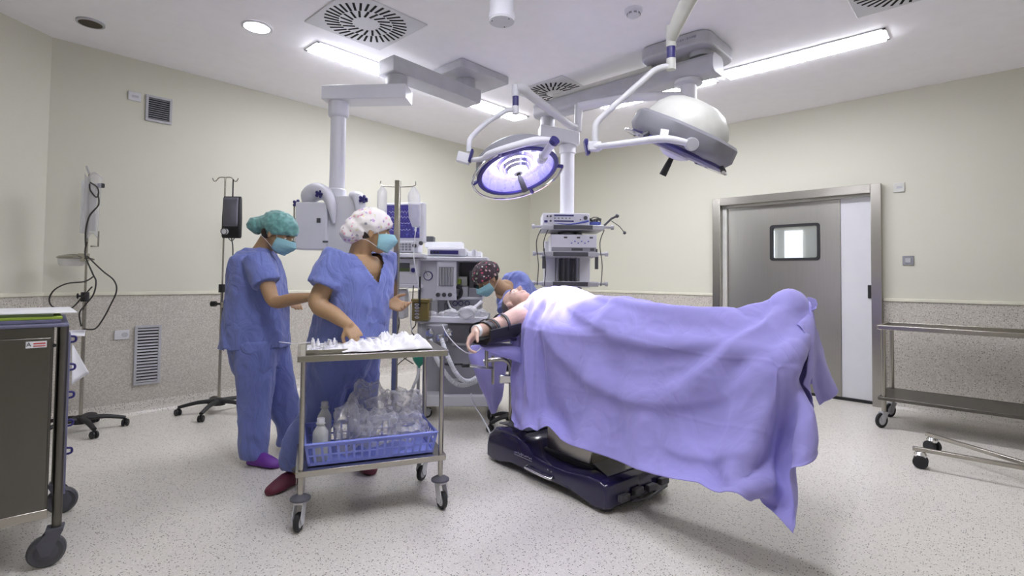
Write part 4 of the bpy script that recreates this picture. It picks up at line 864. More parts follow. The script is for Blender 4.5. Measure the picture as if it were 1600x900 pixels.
mb = MB(); mb.tube([b0+V((0, 0, 1.50)), b0+cR*.015+V((0, 0, 1.40)), b0+cR*.012+V((0, 0, 1.20)), b0-cR*.01+V((0, 0, 1.09))], .005, n=8, smooth=4); obj('bulb_tube', mb, 'cable', t)
mb = MB(); mb.ell(b0-cR*.005+V((0, 0, 1.02)), (.034, .03, .065), Rc @ rotm(ry=.25)); obj('squeeze_bulb', mb, 'black', t)
mb = MB(); mb.tube([b0-cR*.03+V((0, 0, 1.505)), b0+V((0, 0, 1.475)), b0+cR*.03+V((0, 0, 1.505))], .004, n=6, smooth=3); obj('outlet_loop', mb, 'dgrey', t)
# thick steel drip pole with two clear bags, right of the middle nurse
I3 = pt(616, 600, d=3.45); I3.z = 0
t = thing('drip_pole', 'thick square steel drip pole standing behind the trolley in front of the monitor', 'drip pole', I3)
top = pt(626, 280, d=3.45).z
mb = MB(); mb.box(I3+V((0, 0, (top+.05)/2)), (.036, .036, top-.05), Rc); obj('pole', mb, 'steel', t, bevel=.004)
mb = MB(); mb.lathe([(.20, .02), (.20, .04), (.05, .06), (.03, .10), (.002, .10)], I3, n=32); mb.lathe([(.19, 0.001), (.20, .02), (.002, .02)], I3, n=32); obj('base', mb, 'steel', t)
mb = MB(); mb.tube([I3-cR*.115+V((0, 0, top-.005)), I3-cR*.10+V((0, 0, top-.04)), I3+cR*.10+V((0, 0, top-.04)), I3+cR*.118+V((0, 0, top-.005))], .0035, n=8, smooth=3); obj('hook_bar', mb, 'steel', t)
def dripbag(c, label, w_, h_, lean):
    o = thing('drip_bag', label, 'drip bag', c-V((0, 0, h_))); rg = []
    for i in range(14):
        v = i/13; ww = w_*(.25+.75*min(1, v*5))*(1-.0*v) if v < .2 else w_*(1-.5*max(0, v-.8)/.2); th = .004+.022*math.sin(PI*min(1, v*1.05))
        ctr = c+cR*lean*v-V((0, 0, h_*v)); rg.append([ctr+cR*(ww/2*math.cos(a))+cF*(th*math.sin(a))+V((0, 0, .006*math.sin(5*a+i))) for a in [2*PI*k/18 for k in range(18)]])
    mb = MB(); mb.rings(rg); obj('bag_body', mb, 'clear', o)
    mb = MB(); mb.cyl(c+cR*lean-V((0, 0, h_)), c+cR*lean-V((0, 0, h_+.03)), .006, n=10); mb.tube([c+cR*lean-V((0, 0, h_+.02)), c+cR*(lean-.01)-V((0, 0, h_+.2)), c+cR*(lean+.03)-V((0, 0, h_+.42))], .003, n=6, smooth=4); obj('drip_line', mb, 'hose', o)
dripbag(I3-cR*.105+V((0, 0, top-.045)), 'clear drip bag hanging left of the steel drip pole', .065, .17, .0)
dripbag(I3+cR*.105+V((0, 0, top-.045)), 'clear drip bag hanging right of the steel drip pole over the monitor', .085, .27, .02)
# ---------------------------------------------------------------- anaesthesia workstation
RV = Matrix((cR, fF, ZU)).transposed()
def vb(mb, x0, x1, y0, y1, d, dep, mi=0):
    """box facing the camera direction: edges given by where its front face shows, front at depth d, dep deep"""
    a = pt(x0, (y0+y1)/2, d=d); b = pt(x1, (y0+y1)/2, d=d); xm = (x0+x1)/2
    zt = pt(xm, y0, d=d).z; zb = pt(xm, y1, d=d).z; w_ = (b-a).dot(cR); c = (a+b)/2; c = V((c.x, c.y, (zt+zb)/2))+fF*dep/2
    mb.box(c, (w_, dep, zt-zb), RV, mi); return c
def vobj(name, parent, mat, x0, x1, y0, y1, d, dep, bevel=.004):
    mb = MB(); vb(mb, x0, x1, y0, y1, d, dep); return obj(name, mb, mat, parent, bevel=bevel)
D = 4.5
base = pt(712, 640, d=4.5); base.z = 0
t = thing('anaesthesia_machine', 'large white and grey anaesthesia workstation with gauges and flow tubes behind the trolley', 'medical device', base)
vobj('base_plate', t, 'white2', 656, 778, 618, 636, 4.28, .52, .012)
for x, dd in ((664, 4.34), (768, 4.34), (672, 4.75), (765, 4.75)):
    c = pt(x, 640, d=dd); castor(t, (c.x, c.y, 0), .045, x*.7, .10, body='lgrey', bumper=False)
vobj('side_cabinet', t, 'lgrey', 660, 690, 505, 620, 4.45, .40)
dc = vobj('drawer_cabinet', t, 'grey', 690, 756, 505, 620, 4.36, .46)
for y0, y1 in ((508, 568), (571, 617)):
    dr = vobj('drawer', t, 'grey', 692, 754, y0, y1, 4.335, .02, .003); vobj('drawer_handle', dr, 'lgrey', 706, 738, (y0+y1)/2-2, (y0+y1)/2+2, 4.31, .02, .002)
vobj('work_surface', t, 'white', 650, 762, 495, 505, 4.12, .55, .008)
vobj('rear_column', t, 'lgrey', 664, 684, 470, 496, 4.45, .30)
vobj('lower_panel', t, 'lgrey', 681, 752, 466, 496, 4.50, .20)
for x in (700, 711, 720, 730):
    mb = MB(); mb.ring_tube(pt(x, 474, d=4.495), .020, .0035, cF, n=20, m=6); obj('port_ring', mb, 'navy_t' if x > 705 else 'grey', t)
for x in (695, 700): mb = MB(); mb.tube([pt(x, 474, d=4.49), pt(x, 490, d=4.49)], .005, n=6); obj('vertical_tube', mb, 'grey', t)
vobj('upper_cabinet', t, 'white', 653, 682, 408, 470, 4.46, .34)
mb = MB(); mb.ring_tube(pt(669, 431, d=4.455), .036, .005, cF, n=28, m=8); g = obj('pressure_gauge', mb, 'navy_t', t)
mb = MB(); mb.cyl(pt(669, 431, d=4.458), pt(669, 431, d=4.45), .034, n=28); obj('gauge_face', mb, 'white', g)
mb = MB(); mb.tube([pt(669, 431, d=4.445), pt(664, 422, d=4.445)], .002, n=6); obj('gauge_needle', mb, 'dgrey', g)
fm = vobj('flowmeter_block', t, 'white', 682, 713, 407, 459, 4.40, .40)
vobj('flow_window', fm, 'grey', 685.5, 708.5, 417, 447, 4.393, .02, .001)
for k in range(5):
    x = 688.5+k*4.4; mb = MB(); mb.cyl(pt(x, 446, d=4.385), pt(x, 418, d=4.385), .006, n=10); obj('flow_tube', mb, 'clear' if k % 2 else 'lgrey', fm)
kp = vobj('knob_panel', t, 'white', 681, 713, 459, 469, 4.37, .42)
for x in (684.5, 694, 703):
    mb = MB(); p = pt(x, 460.5, d=4.365); mb.lathe([(.019, 0), (.017, -.02), (.012, -.024), (.002, -.024)], p, cF, n=18); k_ = obj('control_knob', mb, 'dgrey', kp)
    mb = MB(); mb.cyl(p-cF*.024, p-cF*.027, .009, n=14); obj('knob_cap', mb, 'white', k_)
vobj('niche_back', t, 'grey', 713, 752, 408, 466, 4.72, .02)
vobj('niche_side', t, 'lgrey', 750, 754, 408, 466, 4.46, .28)
vobj('niche_floor', t, 'white', 713, 754, 464, 468, 4.42, .32)
vz = vobj('vaporizer', t, 'lgrey', 722, 731, 448, 465, 4.44, .12); vobj('vaporizer_label', vz, 'lime', 712, 720, 436, 444, 4.52, .05)
mb = MB(); mb.tube([pt(713, 466, d=4.42), pt(719, 463, d=4.40), pt(721, 455, d=4.40), pt(718, 449, d=4.40), pt(712, 449, d=4.42)], .014, n=10, smooth=3); obj('black_handle', mb, 'black', t)
vobj('vaporizer', t, 'dgrey', 733, 741, 424, 465, 4.50, .14); vobj('vaporizer', t, 'cream_pl', 713, 730, 432, 447, 4.58, .10); vobj('monitor_block', t, 'grey', 732, 750, 450, 466, 4.43, .1)
vobj('machine_top', t, 'white', 645, 762, 401, 408, 4.38, .46, .010)
# absorber head and valves under the work surface
mb = MB(); mb.cyl(pt(683, 507, d=4.05), pt(683, 533, d=4.05), .085, n=24); mb.cyl(pt(683, 533, d=4.05), pt(683, 541, d=4.05), .07, .05, n=24); ab_ = obj('absorber', mb, 'grey', t, bevel=.004)
for x, y in ((672, 520), (700, 520), (687, 528)):
    mb = MB(); mb.lathe([(.03, 0), (.035, -.01), (.028, -.03), (.002, -.034)], pt(x, y, d=3.97), cF, n=18); obj('valve', mb, 'chrome', ab_)
for x in (657, 662, 667): mb = MB(); mb.cyl(pt(x, 506, d=4.1), pt(x, 528, d=4.1), .018, n=14); mb.cyl(pt(x, 528, d=4.1), pt(x, 538, d=4.1), .010, n=10); obj('connector', mb, 'lgrey', t)
def corrug(pts, r, name, mat, parent, sm=14):
    P = crom(pts, sm); rr = [r*(1+.12*math.cos(i*PI)) for i in range(len(P))]; mb = MB(); mb.tube(P, rr, n=12); return obj(name, mb, mat, parent)
corrug([pt(672, 530, d=3.96), pt(682, 560, d=3.92), pt(703, 592, d=3.92), pt(722, 602, d=3.95), pt(744, 596, d=4.05)], .017, 'breathing_hose', 'hose', t)
corrug([pt(690, 530, d=3.94), pt(700, 558, d=3.88), pt(714, 585, d=3.88), pt(730, 596, d=3.92), pt(748, 588, d=4.0)], .017, 'breathing_hose', 'hose', t)
mb = MB(); mb.tube([pt(700, 470, d=4.38), pt(705, 482, d=4.3), pt(722, 492, d=4.2), pt(735, 490, d=4.15)], .008, n=8, smooth=5); obj('gas_line', mb, 'hose', t)
mb = MB(); mb.tube([pt(736, 615, d=4.2), pt(741, 632, d=4.1), pt(752, 650, d=3.95), pt(762, 668, d=3.8), pt(768, 683, d=3.68)], .006, n=8, smooth=5); obj('floor_line', mb, 'hose', t)
# things on the machine
ztop = pt(700, 401, d=4.5).z
def onto(name, label, cat, mat, x0, x1, y0, y1, d, dep, bevel=.004, **k):
    mb = MB(); c = vb(mb, x0, x1, y0, y1, d, dep); o = obj(name, mb, mat, bevel=bevel, loc=c); tag(o, label, cat); return o
bx = thing('monitor_module', 'flat white and violet device lying on top of the anaesthesia machine', 'medical device', pt(698, 400, d=4.42))
vobj('housing', bx, 'white', 668, 728, 387.5, 400, 4.42, .26, .008); vobj('front_panel', bx, 'navy_t', 672, 716, 391, 397, 4.412, .01, .001)
for x in (674, 679, 684): vobj('button', bx, 'black', x-1.4, x+1.4, 392.5, 395.5, 4.405, .01, .001)
onto('paper_stack', 'loose stack of white papers behind the device on the anaesthesia machine', 'paper', 'paper', 664, 722, 378, 387, 4.62, .20, .003)
onto('paper_stack', 'white packets lying at the right end of the anaesthesia machine top', 'paper', 'paper', 730, 752, 393, 401, 4.5, .2, .006)
onto('dark_box', 'small dark box on the papers behind the monitor', 'box', 'dgrey', 661, 677, 369, 377.5, 4.62, .12)
q = pt(741, 401, d=4.42); mb = MB(); mb.lathe([(.002, 0), (.022, .0), (.022, .05), (.018, .058), (.002, .058)], q, n=18); tag(obj('pot', mb, 'white', loc=q), 'small white pot on the right part of the anaesthesia machine top', 'pot')
# monitor
base = pt(632, 600, d=4.45); base.z = 0
t = thing('patient_monitor', 'patient monitor with a dark violet screen behind the drip pole', 'monitor', pt(632, 405, d=4.4))
Rm = RV @ rotm(rz=-.18) @ rotm(rx=.05)
mc = pt(631, 348, d=4.32)
def mbox(x, z, w_, h_, y=0, dep=.06): mb = MB(); mb.box(mc+Rm @ V((x, y+dep/2, z)), (w_, dep, h_), Rm); return mb
mn = obj('bezel', mbox(.0, 0, .345, .335, 0, .08), 'white', t, bevel=.012)
m_, N_, L_, p_ = new_mat('monitor_screen'); vec = coords(N_, L_, (1, 1, 1)); sc_ = noise_tex(N_, L_, vec, 60, 2)
L_.new(ramp(N_, L_, sc_, [(.5, (.018, .014, .09)), (.62, (.03, .03, .14)), (.7, (.12, .14, .45))]), p_.inputs['Base Color']); setp(p_, rough=.15, ecol=(.06, .05, .26), estr=.3)
obj('screen', mbox(-.005, .01, .285, .275, -.004, .006), m_, mn)
for k, z in enumerate((.09, .045, -.005, -.06)):
    P = [mc+Rm @ V((-.13+.19*i/40, -.006, z+.008*math.sin(i*1.1+k)*(1 if k < 2 else .5)*(2 if i % 10 == 3 else 1))) for i in range(41)]
    mb = MB(); mb.tube(P, .0009, n=4); obj('trace', mb, emit('trace_%d' % k, (.4, .45, .9), .15), mn)
    mb = text_mb(('78', '99', '120', '36')[k], .024, mc+Rm @ V((.10, -.007, z)), Rm @ Matrix(((1, 0, 0), (0, 0, -1), (0, 1, 0)))); obj('reading', mb, emit('reading_%d' % k, (.30, .35, .9), .12), mn)
kb = vobj('keypad', t, 'white', 606, 654, 376, 394, 4.30, .20, .008)
for r_ in range(3):
    for c_ in range(4): vobj('key', kb, 'grey', 622+c_*5.4, 626+c_*5.4, 380+r_*4.2, 383+r_*4.2, 4.293, .01, .0005)
for x, y in ((648, 384), (658, 380), (603, 400)): mb = MB(); p = pt(x, y, d=4.28); mb.lathe([(.018, 0), (.016, -.025), (.002, -.027)], p, cF, n=16); obj('knob', mb, 'dgrey', t)
vobj('monitor_shelf', t, 'white', 597, 662, 396, 402, 4.22, .40, .006)
vobj('module_rack', t, 'white2', 602, 652, 404, 444, 4.30, .28, .006); vobj('rack_window', t, 'dgrey', 622, 640, 411, 419, 4.295, .01, .001); vobj('rack_strip', t, 'olive', 622, 640, 419, 424, 4.294, .01, .001)
mb = MB(); mb.lathe([(.02, 0), (.018, -.02), (.002, -.022)], pt(646, 422, d=4.29), cF, n=16); obj('knob', mb, 'navy_t', t)
vobj('side_post', t, 'lgrey', 652, 656, 402, 640, 4.62, .05, .004); vobj('lower_shelf', t, 'white', 600, 655, 444, 450, 4.26, .36, .006)
vobj('post_foot', t, 'lgrey', 632, 660, 632, 638, 4.4, .40, .01)
for k, (x0, x1, yb) in enumerate(((612, 606, 540), (618, 624, 545), (636, 642, 530), (646, 650, 520), (606, 600, 520))):
    mb = MB(); mb.tube([pt(x0, 446, d=4.2), pt((x0+x1)/2+3*(-1)**k, 480, d=4.15), pt(x1, 505, d=4.1), pt(x1+6*(-1)**k, yb, d=4.1), pt(x1+22, yb+24, d=4.05)], .0045, n=6, smooth=5); obj('monitor_lead', mb, 'cable' if k % 2 else 'hose', t)
o = onto('pump_unit', 'small pale infusion pump on the lower monitor shelf beside the nurse hand', 'medical device', 'white2', 604, 632, 452, 498, 4.3, .18, .01)
# canisters
c = pt(656, 503, d=4.08)
t = thing('suction_canister', 'amber square suction canister beside the nurse open hand', 'canister', c)
mb = MB(); vb(mb, 643, 670, 472, 502, 4.02, .14); obj('tank', mb, 'amber', t, bevel=.012)
mb = MB(); vb(mb, 642, 671, 467, 473, 4.01, .16); obj('lid', mb, 'amber', t, bevel=.006)
mb = MB(); vb(mb, 654.5, 657, 432, 480, 4.0, .012); obj('hanging_rod', mb, 'black', t)
for k in range(5): mb = MB(); mb.ring_tube(pt(651.5, 476+5*k, d=4.0), .016, .0025, cF+ZU*2, n=16, m=6); obj('coil', mb, 'lgrey', t)
c = pt(656, 574, d=3.95)
t = thing('breathing_bag', 'green rubber breathing bag hanging under the right end of the trolley top', 'breathing bag', c)
rg = []
for i in range(15):
    v = i/14; r_ = (.062*math.sin(PI*min(1, v*.92+.12))**.7)*(1-.45*v) if v < 1 else .01; p = pt(656+(v*-1), 548+27*v, d=3.95); rg.append([p+cR*r_*1.1*math.cos(a)+fF*r_*.8*math.sin(a) for a in [2*PI*k/20 for k in range(20)]])
mb = MB(); mb.rings(rg); obj('bag', mb, 'greenbag', t)
mb = MB(); mb.tube([pt(655, 575, d=3.95), pt(652, 590, d=3.96), pt(645, 606, d=4.0), pt(642, 622, d=4.05), pt(643, 636, d=4.1)], .012, n=10, smooth=4); obj('tube', mb, 'hose', t)
mb = MB(); mb.tube([pt(640, 556, d=3.94), pt(628, 564, d=3.95), pt(618, 572, d=4.0), pt(612, 566, d=4.05), pt(622, 558, d=4.1)], .004, n=6, smooth=5); obj('lead', mb, 'cable', t)
# mask and tubing on the work surface
c = pt(731, 494, d=4.05)
t = thing('breathing_mask', 'clear breathing mask with a white connector on the machine work surface', 'mask', c)
mb = MB(); mb.rings(crumple(pt(731, 487, d=4.05), (.075, .05, .045), 31, .12, 24, 14, RV @ rotm(ry=-.3))); obj('mask_cup', mb, 'clear', t)
mb = MB(); mb.ring_tube(pt(729, 490, d=4.03), .06, .010, cF+ZU*.9, n=26, m=8); obj('mask_seal', mb, 'clear', t)
mb = MB(); mb.tube([pt(738, 483, d=4.04), pt(746, 477, d=4.06), pt(753, 471, d=4.08)], [.016, .014, .017], n=12, smooth=3); obj('connector', mb, 'white', t)
for k, (x, y, s_) in enumerate(((676, 492, .03), (705, 490, .035), (693, 491, .025), (750, 489, .03))):
    c = pt(x, y, d=4.18); mb = MB(); mb.rings(crumple(c, (s_*1.7, s_*1.3, s_), 40+k, .4, 20, 12, RV)); tag(obj('plastic_wrapper', mb, 'clear', loc=c), ['crumpled clear wrapper at the left end of the machine work surface', 'crumpled clear wrapper in the middle of the machine work surface', 'small clear wrapper between the two larger wrappers on the work surface', 'clear wrapper beside the breathing mask connector'][k], 'wrapper')
# ---------------------------------------------------------------- people
def remeshed(mb, voxel=.006, smooth=4, factor=.5):
    """the union of closed shapes as one continuous surface"""
    me = bpy.data.meshes.new('r'); me.from_pydata([tuple(v) for v in mb.v], [], mb.f)
    bm = bmesh.new(); bm.from_mesh(me); bmesh.ops.recalc_face_normals(bm, faces=bm.faces); bm.to_mesh(me); bm.free()
    ob = bpy.data.objects.new('r', me); COL.objects.link(ob)
    r = ob.modifiers.new('r', 'REMESH'); r.mode = 'VOXEL'; r.voxel_size = voxel
    s = ob.modifiers.new('s', 'SMOOTH'); s.iterations = smooth; s.factor = factor
    dg = bpy.context.evaluated_depsgraph_get(); dg.update(); ev = ob.evaluated_get(dg).to_mesh()
    vs = [v.co.copy() for v in ev.vertices]; ns = [v.normal.copy() for v in ev.vertices]; fs = [tuple(p.vertices) for p in ev.polygons]
    ob.evaluated_get(dg).to_mesh_clear(); bpy.data.objects.remove(ob); bpy.data.meshes.remove(me)
    return vs, ns, fs
def from_raw(vs, fs, drop=None):
    mb = MB()
    if drop:
        keep = [not drop(v) for v in vs]; idx = {}; out = []
        for f in fs:
            if all(keep[i] for i in f): out.append(f)
        used = sorted({i for f in out for i in f}); idx = {a: b for b, a in enumerate(used)}
        mb.add([vs[i] for i in used], [tuple(idx[i] for i in f) for f in out])
    else: mb.add(vs, fs)
    return mb
def limb(mb, pts, r, n=16, smooth=4, flat=1): mb.tube(pts, r, n=n, smooth=smooth, round_ends=True, flat=flat)
def frame(f, up=ZU):
    f = V(f).normalized(); up = V(up)
    if abs(f.dot(up)) > .97: up = V((0, 1, 0))
    l = up.cross(f).normalized(); u = f.cross(l); return Matrix((f, l, u)).transposed()
def head(mb, c, H, s=1.0):
    q = lambda x, y, z: c+H @ V((x*s, y*s, z*s))
    E = lambda x, y, z, r, n=20, m=14: mb.ell(q(x, y, z), [a*s for a in r], H, n, m)
    E(-.012, 0, .035, (.096, .076, .082)); E(.030, 0, -.005, (.062, .066, .085)); E(.034, 0, -.055, (.052, .054, .050)); E(.052, 0, -.088, (.030, .030, .022), 14, 10)
    E(.070, 0, .028, (.024, .054, .014), 16, 8); E(.060, .033, -.018, (.026, .022, .022), 14, 8); E(.060, -.033, -.018, (.026, .022, .022), 14, 8)
    mb.tube([q(.088, 0, .018), q(.100, 0, -.006), q(.112, 0, -.024)], [.007*s, .009*s, .012*s], n=10, round_ends=True)
    for y in (-.011, .011): E(.100, y, -.028, (.010, .009, .008), 10, 8)
    E(.084, 0, -.052, (.014, .026, .0065), 14, 8); E(.082, 0, -.063, (.014, .023, .0075), 14, 8)
    for y in (-1, 1): E(-.006, y*.078, -.004, (.017, .008, .031), 14, 10); E(-.010, y*.082, .008, (.014, .008, .018), 12, 8)
def eyes(parent, c, H, s=1.0):
    for y in (-.032, .032):
        mb = MB(); mb.ell(c+H @ V((.070*s, y*s, .004*s)), .0135*s, H, 14, 10); e = obj('eye', mb, 'eye', parent)
        mb = MB(); mb.ell(c+H @ V((.0800*s, y*s, .003*s)), (.0045*s, .0058*s, .0058*s), H, 10, 8); obj('iris', mb, 'iris', e)
        mb = MB(); mb.tube([c+H @ V((.078*s, (y-.016)*s, .024*s)), c+H @ V((.089*s, y*s, .030*s)), c+H @ V((.080*s, (y+.016)*s, .025*s))], [.002*s, .0035*s, .002*s], n=6, smooth=3); obj('eyebrow', mb, 'hair', parent)
def hand(mb, w, d, palm, curl=.5, s=1.0, thumb=1, spread=.12, curls=None, tc=.5):
    """palm and five fingers: w wrist, d along the hand, palm the way the palm faces, thumb side = sign of palm x d"""
    d = V(d).normalized(); palm = V(palm); palm = (palm-d*palm.dot(d)).normalized(); l = palm.cross(d)*thumb
    P = lambda a, b, c_: w+(d*a+l*b+palm*c_)*s
    for b in (-.026, -.009, .009, .026): mb.tube([P(-.005, b*.6, 0), P(.04, b*.95, .001), P(.082, b*1.08, 0)], [.016*s, .0155*s, .0125*s], n=12, round_ends=True)
    mb.tube([P(0, .012, .004), P(.03, .028, .010), P(.05, .030, .008)], [.014*s, .016*s, .012*s], n=10, round_ends=True)
    L = {.030: (.038, .024, .020), .010: (.042, .027, .021), -.010: (.039, .025, .021), -.028: (.030, .019, .018)}
    for i, (b, seg) in enumerate(L.items()):
        cc = curls[i] if curls else curl; a = cc*.7; p = P(.082, b, 0); dd = (d+l*(b*spread*20*.1)).normalized(); pts = [p]; rr = [.0098*s]
        for k, sl in enumerate(seg):
            v = dd*math.cos(a)+palm*math.sin(a); p = p+v*sl*s; pts.append(p); rr.append((.0092, .0085, .0075)[k]*s*(.88 if i == 3 else 1)); a += cc*(1.1, .8, .5)[k]
        mb.tube(pts, rr, n=10, round_ends=True)
    t0 = P(.022, .030, .008); dd = (d*.62+l*.72+palm*(.2+.5*tc)).normalized(); t1 = t0+dd*.036*s; d2 = (d*.85+l*(.35-.4*tc)+palm*(.25+.5*tc)).normalized(); t2 = t1+d2*.030*s; t3 = t2+(d2+palm*.15-l*.25*tc).normalized()*.024*s
    mb.tube([P(.008, .016, .004), t0, t1, t2, t3], [.014*s, .0145*s, .0115*s, .0105*s, .0085*s], n=10, round_ends=True)
def ring(c, lat, fr, a, b, n=32, p=2.4):
    out = []
    for i in range(n):
        t = 2*PI*i/n; x, y = math.cos(t), math.sin(t); x = math.copysign(abs(x)**(2/p), x); y = math.copysign(abs(y)**(2/p), y); out.append(c+lat*a*x+fr*b*y)
    return out
def loft(mb, secs, n=32, p=2.4, sub=4):
    C_ = crom([s[0] for s in secs], sub); A = lerps([s[3] for s in secs], sub); B_ = lerps([s[4] for s in secs], sub)
    L_ = []; F_ = []
    for i in range(len(secs)-1):
        for k in range(sub):
            t = k/sub; L_.append((secs[i][1]*(1-t)+secs[i+1][1]*t).normalized()); F_.append((secs[i][2]*(1-t)+secs[i+1][2]*t).normalized())
    L_.append(secs[-1][1]); F_.append(secs[-1][2])
    mb.rings([ring(c, l, f, a, b, n, p) for c, l, f, a, b in zip(C_, L_, F_, A, B_)])
def folds(vs, ns, amp, s=(9, 9, 3.2), seed=0, fine=.35):
    out = []
    for v, n in zip(vs, ns):
        q = V((v.x*s[0]+seed, v.y*s[1], v.z*s[2])); w = V((v.z*2.1+v.x, v.y*3+seed, v.z))
        k = 1-2*abs(noise.noise(q+noise.noise_vector(w)*.8)); k2 = 1-2*abs(noise.noise(V((v.x*17+v.z*9+seed, v.y*17-v.z*6, v.z*8))))
        out.append(v+n*(amp*(k*.8-.35)+amp*fine*k2))
    return out
def garment(name, mb, mat, parent, amp=.006, voxel=.009, smooth=5, drop=None, seed=0, s=(9, 9, 3.2), clampf=None):
    vs, ns, fs = remeshed(mb, voxel, smooth); vs = folds(vs, ns, amp, s, seed)
    if clampf: vs = [clampf(v) for v in vs]
    o = obj(name, from_raw(vs, fs, drop), mat, parent)
    if drop: solid(o, .003, -1)
    return o
def cap_shape(name, parent, c, H, mat, s=1.0, parts=((-.012, 0, .045, .112, .092, .088),), plane=(.034, -.36), seed=0, amp=.005, band=True):
    mb = MB()
    for x, y, z, a, b, d in parts: mb.ell(c+H @ V((x, y, z))*s, (a*s, b*s, d*s), H, 24, 16)
    vs, ns, fs = remeshed(mb, .006, 3); Hi = H.inverted(); out = []
    for v, n in zip(vs, ns):
        k = 1-2*abs(noise.noise(V((v.x*22+seed, v.y*22, v.z*22)))); v = v+n*amp*k
        q = Hi @ (v-c)/s; lim = plane[0]+plane[1]*(.09-q.x)*1.0
        if q.z < lim: q.z = lim-.15*(lim-q.z) if lim-q.z < .03 else lim-.0045
        out.append(c+H @ q*s)
    return obj(name, from_raw(out, fs), mat, parent)
def mask_shape(parent, c, H, s=1.0):
    P = []
    for i in range(15):
        v = i/14; z = .006-.106*v; row = []
        for j in range(25):
            a = math.radians(-82+164*j/24); bul = math.sin(PI*min(1, .12+v*.88))
            r = .066+.012*bul+ (.034*math.cos(a)**6*max(0, 1-abs(v-.30)*1.7)) + (.010*math.cos(a)**2); zz = z-(.012*(abs(a)/1.4)**2 if v < .5 else -.022*(abs(a)/1.4)**2*(v-.3))
            row.append(c+H @ V(((.026+r*math.cos(a)*1.02), r*.92*math.sin(a), zz+.002*math.sin(v*22)))*s)
        P.append(row)
    mb = MB(); mb.grid(P); o = obj('face_mask', mb, 'mask', parent); solid(o, .002)
    q = lambda x, y, z: c+H @ V((x, y, z))*s
    for y in (-1, 1):
        mb = MB(); mb.tube([P[0][0 if y < 0 else -1], q(.020, y*.088, .05), q(.0, y*.074, .11), q(-.02, y*.03, .137), q(-.03, 0, .142)], .0024*s, n=6, smooth=4, flat=.6); obj('mask_tie', mb, 'strap_w', o)
        mb = MB(); mb.tube([P[13][0 if y < 0 else -1], q(-.02, y*.078, -.050), q(-.065, y*.055, -.045), q(-.082, 0, -.040)], .0024*s, n=6, smooth=4, flat=.6); obj('mask_tie', mb, 'strap_w', o)
    return o
def shoe(parent, c, d, mat, L=.26, w_=.095, name='clog'):
    d = V(d); d.z = 0; d.normalize(); l = V((-d.y, d.x, 0)); c = V((c[0], c[1], 0)); mb = MB(); rg = []
    for x, ww, h in ((-.36, .35, .045), (-.33, .72, .058), (-.22, .86, .075), (-.05, .82, .085), (.10, .92, .082), (.28, 1.04, .062), (.42, .92, .046), (.50, .62, .036), (.53, .30, .026)):
        rg.append([c+d*(x*L+.03)+l*(math.cos(a)*ww*w_/2)+V((0, 0, max(.002, .018+(h-.018)*max(0, math.sin(a)) if math.sin(a) > 0 else .018+.017*math.sin(a)))) for a in [2*PI*k/20 for k in range(20)]])
    mb.rings(rg); return obj(name, mb, mat, parent)
